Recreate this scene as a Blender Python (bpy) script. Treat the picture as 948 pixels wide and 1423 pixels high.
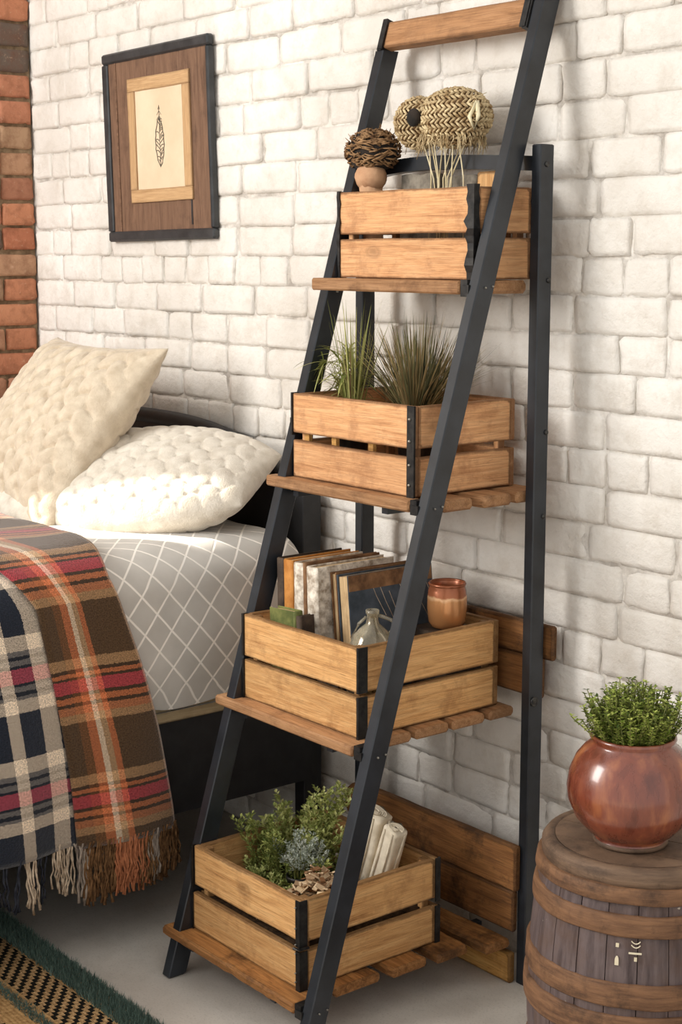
import bpy, bmesh, math, random
from mathutils import Vector, Matrix, Euler, noise

for o in list(bpy.data.objects): bpy.data.objects.remove(o)
S = bpy.context.scene
COL = S.collection
R = math.radians
PI = math.pi

# ------------------------------------------------------------------ camera
cd = bpy.data.cameras.new('camera'); cam = bpy.data.objects.new('camera', cd); COL.objects.link(cam)
cam.location = (2.25, -2.14, 1.4)
cam.rotation_euler = (R(90 - 9.4), 0, R(51.3))
cd.sensor_fit = 'HORIZONTAL'; cd.sensor_width = 36; cd.lens = 36 * 2170 / 948
cd.clip_start = 0.05
S.camera = cam

# ------------------------------------------------------------------ world, lights, exposure
w = bpy.data.worlds.new('daylight'); S.world = w; w.use_nodes = True
bg = w.node_tree.nodes['Background']; bg.inputs[0].default_value = (1.0, 0.98, 0.95, 1); bg.inputs[1].default_value = 0.62

def area_light(name, loc, target, sx, sy, power, col):
    l = bpy.data.lights.new(name, 'AREA'); l.shape = 'RECTANGLE'; l.size = sx; l.size_y = sy
    l.energy = power; l.color = col
    o = bpy.data.objects.new(name, l); COL.objects.link(o); o.location = loc
    o.rotation_euler = (Vector(target) - Vector(loc)).to_track_quat('-Z', 'Y').to_euler()
    return o
area_light('added_area_light', (-1.5, -3.3, 2.35), (-0.2, 0, 1.05), 1.5, 1.8, 100, (1.0, 0.985, 0.96))  # free-hanging lamp, added in place of an assumed unseen window
sl = bpy.data.lights.new('sun', 'SUN'); sl.energy = 7.0; sl.angle = R(0.6); sl.color = (1, 0.93, 0.82)
sun = bpy.data.objects.new('sun', sl); COL.objects.link(sun); sun.location = (-4, -2, 3)
SUN_DIR = Vector((0.8, 0.6, -0.6))
sun.rotation_euler = SUN_DIR.to_track_quat('-Z', 'Y').to_euler()

vs = S.view_settings
vs.view_transform = 'Standard'; vs.look = 'None'; vs.gamma = 1.0; vs.use_curve_mapping = False; vs.exposure = 0.63

# ------------------------------------------------------------------ node helpers
def srgb(r, g, b):
    f = lambda c: ((c / 255 + 0.055) / 1.055) ** 2.4 if c / 255 > 0.04045 else c / 255 / 12.92
    return (f(r), f(g), f(b), 1)

class NT:
    def __init__(self, name):
        self.m = bpy.data.materials.new(name); self.m.use_nodes = True
        self.t = self.m.node_tree; self.b = self.t.nodes['Principled BSDF']
    def n(self, kind, **kw):
        nd = self.t.nodes.new(kind)
        for k, v in kw.items(): setattr(nd, k, v)
        return nd
    def link(self, a, b): self.t.links.new(a, b)
    def set(self, sock, v):
        if isinstance(v, bpy.types.NodeSocket): self.link(v, sock)
        else: sock.default_value = v
    def coords(self, kind='Object', scale=(1, 1, 1), rnd=True):
        tc = self.n('ShaderNodeTexCoord')
        mp = self.n('ShaderNodeMapping'); self.link(tc.outputs[kind], mp.inputs[0]); mp.inputs['Scale'].default_value = scale
        if rnd:
            oi = self.n('ShaderNodeObjectInfo'); ml = self.n('ShaderNodeMath', operation='MULTIPLY')
            self.link(oi.outputs['Random'], ml.inputs[0]); ml.inputs[1].default_value = 37.0
            cx = self.n('ShaderNodeCombineXYZ')
            for i in range(3): self.link(ml.outputs[0], cx.inputs[i])
            self.link(cx.outputs[0], mp.inputs['Location'])
        return mp.outputs[0]
    def noise(self, vec, scale, detail=4, rough=0.55, dist=0.0):
        nd = self.n('ShaderNodeTexNoise'); self.link(vec, nd.inputs['Vector'])
        nd.inputs['Scale'].default_value = scale; nd.inputs['Detail'].default_value = detail
        nd.inputs['Roughness'].default_value = rough; nd.inputs['Distortion'].default_value = dist
        return nd.outputs['Fac']
    def ramp(self, fac, stops, interp='LINEAR'):
        nd = self.n('ShaderNodeValToRGB'); e = nd.color_ramp; e.interpolation = interp
        while len(e.elements) < len(stops): e.elements.new(0.5)
        for el, (p, c) in zip(e.elements, stops):
            el.position = p; el.color = c if len(c) == 4 else (*c, 1)
        self.link(fac, nd.inputs[0]); return nd.outputs[0]
    def mix(self, fac, a, b, mode='MIX'):
        nd = self.n('ShaderNodeMix', data_type='RGBA', blend_type=mode)
        self.set(nd.inputs[0], fac); self.set(nd.inputs[6], a); self.set(nd.inputs[7], b)
        return nd.outputs[2]
    def math(self, op, a, b=0.0, c=0.0):
        nd = self.n('ShaderNodeMath', operation=op)
        self.set(nd.inputs[0], a); self.set(nd.inputs[1], b)
        if op in ('MULTIPLY_ADD', 'SMOOTH_MIN', 'WRAP'): self.set(nd.inputs[2], c)
        return nd.outputs[0]
    def bump(self, h, strength=0.3, dist=0.01):
        nd = self.n('ShaderNodeBump'); nd.inputs['Strength'].default_value = strength; nd.inputs['Distance'].default_value = dist
        self.link(h, nd.inputs['Height']); self.link(nd.outputs[0], self.b.inputs['Normal'])
    def out(self, col=None, rough=None, metal=None, spec=None, sheen=None):
        if col is not None: self.set(self.b.inputs['Base Color'], col)
        if rough is not None: self.set(self.b.inputs['Roughness'], rough)
        if metal is not None: self.b.inputs['Metallic'].default_value = metal
        if spec is not None: self.b.inputs['Specular IOR Level'].default_value = spec
        if sheen is not None: self.b.inputs['Sheen Weight'].default_value = sheen; self.b.inputs['Sheen Roughness'].default_value = 0.5
        return self.m

G = lambda v: (v, v, v, 1)

def mat_wood(name, light, mid, dark, rough=0.62, knots=0.5, stain=0.5, wear=0.72):
    t = NT(name)
    c = t.coords('Object', (1, 1, 1))
    def stretch(v):
        st = t.n('ShaderNodeMapping'); t.link(c, st.inputs[0]); st.inputs['Scale'].default_value = v
        return st.outputs[0]
    g1 = t.noise(stretch((1.6, 20, 20)), 4.0, 7, 0.7, 0.9)
    g2 = t.noise(stretch((5, 190, 190)), 3.0, 4, 0.65)
    g3 = t.noise(stretch((16, 120, 120)), 2.0, 3, 0.6)
    blot = t.noise(c, 11.0, 6, 0.7)
    col = t.ramp(g1, [(0.30, dark), (0.44, mid), (0.60, light)])
    soft = t.noise(c, 5.0, 3, 0.5)
    col = t.mix(t.ramp(soft, [(0.35, G(0.62)), (0.65, G(0.12))]), col, t.mix(0.5, mid, light))
    col = t.mix(t.math('MULTIPLY', t.ramp(g2, [(0.36, G(1)), (0.56, G(0))]), 0.42), col, dark)
    col = t.mix(t.math('MULTIPLY', t.ramp(g3, [(0.64, G(0)), (0.72, G(1))]), 0.45 * stain + 0.1), col, tuple(x * 0.45 for x in dark[:3]) + (1,))
    col = t.mix(t.math('MULTIPLY', t.ramp(blot, [(0.52, G(0)), (0.66, G(1))]), stain), col, dark)
    at = t.n('ShaderNodeAttribute'); at.attribute_name = 'edge'
    ew = t.math('MULTIPLY', t.ramp(t.math('ADD', t.math('MULTIPLY', at.outputs['Fac'], 0.62), t.math('MULTIPLY', t.noise(c, 38, 5, 0.7), 0.62)), [(0.62, G(0)), (0.92, G(1))]), wear)
    col = t.mix(ew, col, tuple(x * 0.38 for x in dark[:3]) + (1,))
    # a few ringed knots
    v = t.n('ShaderNodeTexVoronoi'); t.link(stretch((0.55, 1, 1)), v.inputs['Vector']); v.inputs['Scale'].default_value = 10.0
    sc = t.n('ShaderNodeSeparateColor'); t.link(v.outputs['Color'], sc.inputs[0])
    on = t.math('GREATER_THAN', sc.outputs[0], 0.35)
    kd = t.math('ADD', v.outputs['Distance'], t.math('MULTIPLY', t.noise(c, 50, 3), 0.10))
    k = t.math('MULTIPLY', t.ramp(kd, [(0.08, G(1)), (0.13, G(0.5)), (0.15, G(0.75)), (0.2, G(0.1)), (0.26, G(0))]), on)
    col = t.mix(t.math('MULTIPLY', k, knots), col, tuple(x * 0.4 for x in dark[:3]) + (1,))
    oi = t.n('ShaderNodeObjectInfo')
    hv = t.n('ShaderNodeHueSaturation'); t.link(col, hv.inputs['Color'])
    hv.inputs['Saturation'].default_value = 1.0; hv.inputs['Hue'].default_value = 0.506
    t.link(t.math('MULTIPLY_ADD', oi.outputs['Random'], 0.24, 0.86), hv.inputs['Value'])
    t.bump(t.math('ADD', t.math('ADD', g2, t.math('MULTIPLY', g1, 1.5)), t.math('MULTIPLY', blot, 0.6)), 0.45, 0.002)
    return t.out(hv.outputs[0], t.ramp(g1, [(0.3, G(rough + 0.12)), (0.7, G(rough - 0.08))]), spec=0.3)

def mat_noise(name, a, b, scale=20, rough=0.7, bump=0.2, bscale=None, metal=0, dist=0.003, spec=0.5, lo=0.35, hi=0.65, sheen=None, coord='Object', cs=(1, 1, 1)):
    t = NT(name); c = t.coords(coord, cs)
    f = t.noise(c, scale, 5, 0.6)
    col = t.ramp(f, [(lo, a), (hi, b)])
    if bump: t.bump(t.noise(c, bscale or scale * 3, 5, 0.6), bump, dist)
    return t.out(col, rough, metal, spec, sheen)

M = {}
M['crate_wood'] = mat_wood('crate_wood', srgb(228, 178, 124), srgb(206, 150, 96), srgb(140, 92, 54))
M['crate_wood_red'] = mat_wood('crate_wood_reddish', srgb(232, 178, 132), srgb(212, 152, 106), srgb(148, 94, 62), knots=0.5)
M['shelf_wood'] = mat_wood('shelf_wood', srgb(200, 150, 110), srgb(172, 122, 84), srgb(108, 70, 46), stain=0.6, wear=0.25)
M['old_wood'] = mat_wood('weathered_wood', srgb(188, 128, 76), srgb(140, 88, 48), srgb(66, 40, 22), stain=0.8, knots=0.7, wear=0.3)
M['back_wood'] = mat_wood('backboard_wood', srgb(156, 104, 62), srgb(118, 74, 42), srgb(54, 34, 20), stain=0.85, wear=0.5)
M['rail_wood'] = mat_wood('rail_wood', srgb(196, 144, 104), srgb(172, 120, 82), srgb(112, 72, 48), stain=0.4, knots=0.4, wear=0.4)
M['kick_wood'] = mat_wood('kick_wood', srgb(214, 164, 100), srgb(190, 136, 74), srgb(120, 76, 38))
M['black_paint'] = mat_noise('black_painted_wood', srgb(27, 30, 34), srgb(41, 45, 51), 14, 0.33, 0.12, 120, 0, 0.001, 0.5)  # slight blue in the black stands in for reflected sky
M['black_metal'] = mat_noise('blackened_metal', srgb(24, 24, 25), srgb(52, 50, 48), 60, 0.48, 0.3, 150, 0.5, 0.002)
M['steel'] = mat_noise('worn_steel', srgb(120, 116, 108), srgb(168, 164, 154), 80, 0.35, 0.1, 100, 0.9)
M['bolt'] = mat_noise('dark_bolt_steel', srgb(40, 40, 42), srgb(90, 88, 84), 80, 0.38, 0.1, 100, 0.8)

def mat_whitebrick(name, dirt):
    t = NT(name); c = t.coords('Object', (1, 1, 1), True)
    tc = t.n('ShaderNodeTexCoord'); g = t.n('ShaderNodeNewGeometry')
    n1 = t.noise(g.outputs['Position'], 2.2, 4, 0.6)
    n2 = t.noise(g.outputs['Position'], 16, 6, 0.7)
    n3 = t.noise(g.outputs['Position'], 70, 4, 0.6)
    col = t.ramp(n1, [(0.35, srgb(214, 207, 197)), (0.62, srgb(236, 231, 223))])
    col = t.mix(t.math('MULTIPLY', t.ramp(n2, [(0.47, G(0)), (0.68, G(1))]), 0.45), col, srgb(196, 185, 170))
    col = t.mix(t.math('MULTIPLY', t.ramp(n3, [(0.62, G(0)), (0.8, G(1))]), 0.25), col, srgb(170, 156, 138))
    if dirt:
        d = t.noise(g.outputs['Position'], 11, 6, 0.7)
        col = t.mix(t.math('MULTIPLY', t.ramp(d, [(0.40, G(0)), (0.60, G(1))]), 0.6), col, srgb(112, 99, 86))
    t.bump(t.math('ADD', t.math('MULTIPLY', n2, 1.3), t.math('MULTIPLY', n3, 0.5)), 0.75, 0.006)
    return t.out(col, 0.62, spec=0.35)
M['white_brick'] = mat_whitebrick('white_painted_brick', False)
M['white_mortar'] = mat_whitebrick('white_painted_mortar', True)

def mat_redbrick():
    t = NT('red_brick'); c = t.coords('Object', (1, 1, 1), True)
    oi = t.n('ShaderNodeObjectInfo')
    base = t.ramp(oi.outputs['Random'], [(0.0, srgb(176, 112, 84)), (0.3, srgb(198, 138, 104)), (0.55, srgb(164, 106, 84)), (0.8, srgb(184, 148, 116)), (0.93, srgb(104, 90, 80))])
    n2 = t.noise(c, 30, 5, 0.65); n3 = t.noise(c, 90, 4, 0.6)
    col = t.mix(t.math('MULTIPLY', t.ramp(n2, [(0.45, G(0)), (0.7, G(1))]), 0.5), base, srgb(110, 66, 46))
    col = t.mix(t.math('MULTIPLY', t.ramp(n3, [(0.6, G(0)), (0.75, G(1))]), 0.4), col, srgb(210, 176, 148))
    t.bump(t.math('ADD', n2, n3), 0.6, 0.004)
    return t.out(col, 0.85, spec=0.2)
M['red_brick'] = mat_redbrick()
M['red_mortar'] = mat_noise('grey_brown_mortar', srgb(112, 92, 70), srgb(160, 138, 110), 40, 0.9, 0.6, 90, 0, 0.006, 0.2)

def mat_floor():
    t = NT('concrete_floor'); c = t.coords('Object', (1, 1, 1), False)
    n1 = t.noise(c, 1.8, 6, 0.62); n2 = t.noise(c, 14, 6, 0.65); n3 = t.noise(c, 220, 3, 0.6)
    col = t.ramp(n1, [(0.35, srgb(182, 174, 164)), (0.65, srgb(206, 199, 189))])
    col = t.mix(t.math('MULTIPLY', t.ramp(n2, [(0.45, G(0)), (0.7, G(1))]), 0.35), col, srgb(160, 151, 140))
    col = t.mix(t.math('MULTIPLY', t.ramp(n3, [(0.55, G(0)), (0.75, G(1))]), 0.4), col, srgb(120, 111, 100))
    t.bump(t.math('ADD', n2, n3), 0.15, 0.003)
    return t.out(col, 0.6, spec=0.35)
M['concrete'] = mat_floor()

# ------------------------------------------------------------------ mesh helpers
class MB:
    def __init__(self): self.v = []; self.f = []; self.uv = None
    def add(self, vs, fs):
        b = len(self.v); self.v += [tuple(p) for p in vs]; self.f += [tuple(i + b for i in f) for f in fs]
        return b
    def box(self, c, s, rot=None):
        x, y, z = s[0] / 2, s[1] / 2, s[2] / 2
        vs = [Vector(p) for p in ((-x, -y, -z), (x, -y, -z), (x, y, -z), (-x, y, -z), (-x, -y, z), (x, -y, z), (x, y, z), (-x, y, z))]
        if rot: vs = [rot @ p for p in vs]
        self.add([p + Vector(c) for p in vs], [(0, 3, 2, 1), (4, 5, 6, 7), (0, 1, 5, 4), (1, 2, 6, 5), (2, 3, 7, 6), (3, 0, 4, 7)])
    def tube(self, pts, r, sides=5, cap=True):
        pts = [Vector(p) for p in pts]; n = len(pts)
        rs = r if isinstance(r, (list, tuple)) else [r] * n
        ref = Vector((0.31, 0.17, 0.93)); vs = []; fs = []
        for i, p in enumerate(pts):
            d = (pts[min(i + 1, n - 1)] - pts[max(i - 1, 0)])
            if d.length < 1e-9: d = Vector((0, 0, 1))
            d.normalize()
            if abs(d.dot(ref)) > 0.97: ref = Vector((0.9, -0.3, 0.1))
            a = d.cross(ref).normalized(); b = d.cross(a)
            for k in range(sides):
                an = 2 * PI * k / sides
                vs.append(p + (a * math.cos(an) + b * math.sin(an)) * rs[i])
        for i in range(n - 1):
            for k in range(sides):
                k2 = (k + 1) % sides
                fs.append((i * sides + k, i * sides + k2, (i + 1) * sides + k2, (i + 1) * sides + k))
        if cap: fs += [tuple(range(sides))[::-1], tuple(range((n - 1) * sides, n * sides))]
        self.add(vs, fs)
    def lathe(self, prof, n=48, c=(0, 0, 0), jit=None):
        vs = []; fs = []
        for (r, z) in prof:
            for k in range(n):
                a = 2 * PI * k / n
                rr = r * (1 + (jit(a, z) if jit else 0))
                vs.append((c[0] + rr * math.cos(a), c[1] + rr * math.sin(a), c[2] + z))
        for i in range(len(prof) - 1):
            for k in range(n):
                k2 = (k + 1) % n
                fs.append((i * n + k, i * n + k2, (i + 1) * n + k2, (i + 1) * n + k))
        self.add(vs, fs)
    def disc(self, r, z, n=48, c=(0, 0, 0), flip=False):
        vs = [(c[0] + r * math.cos(2 * PI * k / n), c[1] + r * math.sin(2 * PI * k / n), c[2] + z) for k in range(n)]
        f = tuple(range(n)); self.add(vs, [f[::-1] if flip else f])
    def ellipsoid(self, c, r, n=16, m=10, disp=None, rot=None):
        vs = []; fs = []
        for i in range(m + 1):
            th = PI * i / m
            for k in range(n):
                a = 2 * PI * k / n
                d = Vector((math.sin(th) * math.cos(a), math.sin(th) * math.sin(a), math.cos(th)))
                s = 1 + (disp(d) if disp else 0)
                p = Vector((d.x * r[0] * s, d.y * r[1] * s, d.z * r[2] * s))
                if rot: p = rot @ p
                vs.append(p + Vector(c))
        for i in range(m):
            for k in range(n):
                k2 = (k + 1) % n
                fs.append((i * n + k, (i + 1) * n + k, (i + 1) * n + k2, i * n + k2))
        self.add(vs, fs)
    def mesh(self, name, smooth=False):
        me = bpy.data.meshes.new(name); me.from_pydata(self.v, [], self.f); me.update()
        if self.uv:
            ul = me.uv_layers.new(name='UVMap')
            for l in me.loops: ul.data[l.index].uv = self.uv[l.vertex_index]
        if smooth:
            for p in me.polygons: p.use_smooth = True
        return me

def obj(name, me, mat, parent=None, loc=(0, 0, 0), rot=(0, 0, 0), smooth=False):
    if isinstance(me, MB): me = me.mesh(name, smooth)
    if mat is not None and not me.materials: me.materials.append(M[mat] if isinstance(mat, str) else mat)
    o = bpy.data.objects.new(name, me); COL.objects.link(o)
    o.location = loc; o.rotation_euler = rot
    if parent: o.parent = parent
    return o
def tag(o, label, cat, group=None, kind=None):
    o['label'] = label; o['category'] = cat
    if group: o['group'] = group
    if kind: o['kind'] = kind
    return o
def thing(name, label, cat, loc=(0, 0, 0), rz=0, group=None):
    o = bpy.data.objects.new(name, None); COL.objects.link(o); o.empty_display_size = 0.05
    o.location = loc; o.rotation_euler = (0, 0, rz)
    return tag(o, label, cat, group)

def plank_mesh(L, H, T, seed=0, ch=0.0015, warp=0.0008, seg=8, jag=0.0, roundend=0.0):
    """board along local X, height Z, thickness Y, worn edges (attribute 'edge' marks the worn rim)"""
    rnd = random.Random(seed); m = MB(); edge = []
    ins = min(0.007, H * 0.2)
    xs = [-L / 2, -L / 2 + ch, -L / 2 + ins + ch] + [-L / 2 + L * i / seg for i in range(1, seg)] + [L / 2 - ins - ch, L / 2 - ch, L / 2]
    xs.sort(); N = 12
    for j, x in enumerate(xs):
        end = j in (0, len(xs) - 1); near = j in (0, 1, len(xs) - 2, len(xs) - 1)
        k = ch if end else 0
        o1 = noise.noise(Vector((x * 9, seed * 1.7, 0.3))) * warp; o2 = noise.noise(Vector((x * 9, seed * 1.7, 5.3))) * warp
        o3 = noise.noise(Vector((x * 6, seed * 2.1, 9.3))) * warp
        h0 = -H / 2 + k + o1 + abs(noise.noise(Vector((x * 22, seed, 2)))) * jag
        h1 = H / 2 - k + o2 - abs(noise.noise(Vector((x * 22, seed, 7)))) * jag
        y0 = -T / 2 + k + o3; y1 = T / 2 - k + o3
        c2 = min(ch * (1 + 0.8 * abs(noise.noise(Vector((x * 30, seed, 1))))), T * 0.4)
        xx = x + (rnd.uniform(-1, 1) * jag * 0.6 if end else 0)
        ring = [(xx, y0 + c2, h0), (xx, y1 - c2, h0), (xx, y1, h0 + c2), (xx, y1, h0 + c2 + ins), (xx, y1, h1 - c2 - ins), (xx, y1, h1 - c2), (xx, y1 - c2, h1), (xx, y0 + c2, h1), (xx, y0, h1 - c2), (xx, y0, h1 - c2 - ins), (xx, y0, h0 + c2 + ins), (xx, y0, h0 + c2)]
        if roundend and x < -L / 2 + roundend:
            q = math.sqrt(max(0.0, 1 - ((-L / 2 + roundend - x) / roundend) ** 2)); q = max(q, 0.15)
            ring = [(a, b, c * q) for a, b, c in ring]
        m.add(ring, [])
        edge += [1.0 if (near or i not in (3, 4, 9, 10)) else 0.0 for i in range(N)]
    n = len(xs)
    for j in range(n - 1):
        for k in range(N):
            k2 = (k + 1) % N
            m.f.append((j * N + k, (j + 1) * N + k, (j + 1) * N + k2, j * N + k2))
    m.f += [tuple(range(N)), tuple(range((n - 1) * N, n * N))[::-1]]
    me = m.mesh('plank')
    at = me.attributes.new('edge', 'FLOAT', 'POINT'); at.data.foreach_set('value', edge)
    return me
_seed = [1]
def plank(name, parent, L, H, T, loc, rot, mat, **kw):
    _seed[0] += 1
    return obj(name, plank_mesh(L, H, T, _seed[0], **kw), mat, parent, loc, rot)
FRONT = (0, 0, 0); SIDE = (0, 0, R(90)); FLAT = (R(90), 0, 0); FLATY = (R(90), 0, R(90))

# ------------------------------------------------------------------ setting: floor
m = MB(); m.box((0.6, -1.7, -0.05), (5.2, 4.2, 0.1))
o = obj('floor', m, 'concrete'); o['kind'] = 'structure'; o['label'] = 'grey beige polished concrete floor'

# ------------------------------------------------------------------ setting: white brick wall
def brick_mesh(L, H, D, seed, chip=0.0065):
    """rounded hand-worn brick, front towards -Y, body running back into the mortar"""
    m = MB(); nx, nz = 7, 4
    V = Vector
    def P(i, j):
        u = i / nx * 2 - 1; v = j / nz * 2 - 1
        # squeeze the outer cells so the rounding is narrow
        su = math.copysign(abs(u) ** 0.42, u); sv = math.copysign(abs(v) ** 0.45, v)
        x = su * L / 2; z = sv * H / 2
        e = max(abs(u), abs(v))
        x += noise.noise(V((su * 2, sv * 2, seed))) * chip * (0.6 if abs(u) < 1 else 1.2)
        z += noise.noise(V((su * 2.4, sv * 2, seed + 31))) * chip * (0.6 if abs(v) < 1 else 1.0)
        y = noise.noise(V((su * 1.8, sv * 1.3, seed + 77))) * 0.0045
        if abs(u) == 1 or abs(v) == 1:
            y += 0.0026
            if abs(u) == 1 and abs(v) == 1: x *= 0.985; z *= 0.95; y += 0.002
        return (x, y, z)
    for j in range(nz + 1):
        for i in range(nx + 1): m.v.append(P(i, j))
    W_ = nx + 1
    for j in range(nz):
        for i in range(nx): m.f.append((j * W_ + i, j * W_ + i + 1, (j + 1) * W_ + i + 1, (j + 1) * W_ + i))
    rim = [i for i in range(W_)] + [j * W_ + nx for j in range(1, nz + 1)] + [nz * W_ + i for i in range(nx - 1, -1, -1)] + [j * W_ for j in range(nz - 1, 0, -1)]
    b = len(m.v)
    for r in rim: x, y, z = m.v[r]; m.v.append((x * 1.0, D, z))
    n = len(rim)
    for k in range(n): m.f.append((rim[k], b + k, b + (k + 1) % n, rim[(k + 1) % n]))
    m.f.append(tuple(b + k for k in range(n))[::-1])
    return m

rng = random.Random(11)
WX0, WX1, WH = -1.81, 1.75, 2.55
m = MB(); m.box(((WX0 + WX1) / 2 - 0.1, 0.1030, WH / 2), (WX1 - WX0 + 0.2, 0.2, WH))
wall = obj('wall_back', m, 'white_mortar'); wall['kind'] = 'structure'; wall['label'] = 'white painted old brick wall behind the ladder shelf'
COURSE = 0.0697
LEN = {'s': 0.212, 'h': 0.102, 'm': 0.158}
variants = {k: [brick_mesh(L - 0.0056, COURSE - 0.0026, 0.03, 10 * i + ord(k)) for i in range(7)] for k, L in LEN.items()}
vmesh = {k: [None] * 7 for k in LEN}
pf = 2170.0
Rm = cam.rotation_euler.to_matrix()
def proj(P):
    d = Rm.transposed() @ (Vector(P) - cam.location)
    return 474 + pf * d.x / -d.z, 711.5 - pf * d.y / -d.z
slots = []
for r in range(int(WH / COURSE) + 1):
    z = r * COURSE + COURSE / 2
    if z + COURSE / 2 > WH + 0.03: break
    x = WX0
    firstb = True
    headers = r % 5 == 4
    while x < WX1 - 0.05:
        k = rng.choices('shm', ((1, 8, 1) if headers else (6, 1, 2.2)))[0]
        if firstb: k = 'smh'[r % 3]; firstb = False
        L = LEN[k] * rng.uniform(0.95, 1.06)
        cx = x + L / 2
        wav = 0.004 * noise.noise(Vector((cx * 1.3, r * 0.35, 2.0))) + 0.0025 * noise.noise(Vector((cx * 4, r * 0.9, 7.0)))
        if x > WX0 - 0.02:
            px, py = proj((cx, 0, z))
            vis = -40 < px < 990 and -40 < py < 1460
            if px < 430 and py > 720: vis = False        # behind the bed
            if px < 250 and py > 600: vis = False
            slots.append((vis, -abs(px - 474), k, L, cx, z + wav))
        x += L
cand = sorted([s for s in slots if s[0]], key=lambda s: -(s[4]))   # nearest (largest) first
chosen = set(id(s) for s in cand[:300])
rest = MB()
for s in slots:
    vis, _, k, L, cx, z = s
    i = rng.randrange(7); sx = L / LEN[k]; y = -rng.choice((0.0, 0.0006, 0.0012, 0.002, 0.0035, 0.005))
    rz = rng.gauss(0, 0.006); ry = rng.gauss(0, 0.006); dz = rng.gauss(0, 0.0012)
    if id(s) in chosen:
        if vmesh[k][i] is None: vmesh[k][i] = variants[k][i].mesh('brick', True)
        o = obj('brick', vmesh[k][i], 'white_brick', wall, (cx, y, z + dz), (0, ry, rz)); o.scale = (sx, 1, 1)
    else:
        mt = Matrix.Translation((cx, y, z + dz)) @ Euler((0, ry, rz)).to_matrix().to_4x4() @ Matrix.Diagonal((sx, 1, 1, 1))
        rest.add([mt @ Vector(p) for p in variants[k][i].v], variants[k][i].f)
o = obj('far_bricks', rest, 'white_brick', wall, smooth=True); o['kind'] = 'stuff'

# ------------------------------------------------------------------ setting: red brick return wall on the left with an assumed opening, placed to let sun onto the bed
lw = thing('wall_left', 'bare red brick wall return at the left corner', 'wall'); del lw['category']; lw['kind'] = 'structure'
m = MB()
LX = WX0
m.box((LX - 0.146, -0.61, 2.2), (0.28, 1.22, 4.4))                     # pier by the corner
m.box((LX - 0.146, -1.40, 0.74), (0.28, 0.36, 1.48))                        # below the assumed opening
m.box((LX - 0.146, -1.40, 3.27), (0.28, 0.36, 2.26))                     # above the assumed opening
m.box((LX - 0.146, -3.04, 2.2), (0.28, 2.92, 4.4))  # unseen stretch; wall height raised to block the sun elsewhere
obj('mortar', m, 'red_mortar', lw)
rv = [brick_mesh(0.205, COURSE - 0.010, 0.03, 500 + i, 0.006).mesh('brick', True) for i in range(5)]
rh = [brick_mesh(0.095, COURSE - 0.010, 0.03, 560 + i, 0.006).mesh('brick', True) for i in range(5)]
for r in range(int(WH / COURSE)):
    z = r * COURSE + COURSE / 2 + 0.01
    y = -0.002
    hd = r % 2 == 0
    first = True
    while y > -0.80:
        L = 0.102 if (hd or (first and rng.random() < 0.4)) else 0.212
        mm = rng.choice(rh if L < 0.15 else rv)
        yy = y - L / 2
        o = obj('brick', mm, 'red_brick', lw, (LX + rng.uniform(0.001, 0.009), yy, z + rng.gauss(0, 0.001)), (0, 0, R(90) + rng.gauss(0, 0.015)))
        first = False
        y -= L

# ------------------------------------------------------------------ ladder shelf
LEAN0, LEAN = -0.615, 0.30
lean_y = lambda z: LEAN0 + LEAN * z
shelf = thing('ladder_shelf', 'tall black A-frame ladder shelf with four brown slatted wooden tiers', 'shelf')

def lean_leg(x0, x1, ztop):
    m = MB(); d = 0.042; c = 0.002
    prof = [(x0 + c, 0), (x1 - c, 0), (x1, c), (x1, d - c), (x1 - c, d), (x0 + c, d), (x0, d - c), (x0, c)]
    n = 8
    for i, z in enumerate((0.0, 0.004, ztop)):
        for (x, y) in prof:
            if i == 0: xx = x + (0.003 if x < (x0 + x1) / 2 else -0.003); yy = y + (0.004 if y < d / 2 else -0.004)
            else: xx, yy = x, y
            m.v.append((xx, lean_y(z) + yy, z))
    for i in range(2):
        for k in range(n):
            k2 = (k + 1) % n
            m.f.append((i * n + k, i * n + k2, (i + 1) * n + k2, (i + 1) * n + k))
    m.f += [tuple(range(n))[::-1], tuple(range(2 * n, 3 * n))]
    return m
lg_l = obj('leg', lean_leg(-0.218, -0.193, 1.797), 'black_paint', shelf)
lg_r = obj('leg', lean_leg(0.205, 0.230, 1.93), 'black_paint', shelf)
def post(x0, x1, y0, y1, z0, z1):
    m = MB(); c = 0.002
    pr = [(x0 + c, y0), (x1 - c, y0), (x1, y0 + c), (x1, y1 - c), (x1 - c, y1), (x0 + c, y1), (x0, y1 - c), (x0, y0 + c)]
    for z, k in ((z0, 0), (z1 - c, 0), (z1, c)):
        for x, y in pr: m.v.append((x + (k if x < (x0 + x1) / 2 else -k), y + (k if y < (y0 + y1) / 2 else -k), z))
    for i in range(2):
        for k in range(8):
            k2 = (k + 1) % 8; m.f.append((i * 8 + k, i * 8 + k2, (i + 1) * 8 + k2, (i + 1) * 8 + k))
    m.f += [tuple(range(8))[::-1], tuple(range(16, 24))]
    return m
RP = obj('rear_post', post(0.237, 0.260, -0.092, -0.057, 0, 1.592), 'black_paint', shelf)
obj('rear_post', post(-0.260, -0.237, -0.092, -0.057, 0, 1.592), 'black_paint', shelf)
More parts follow.
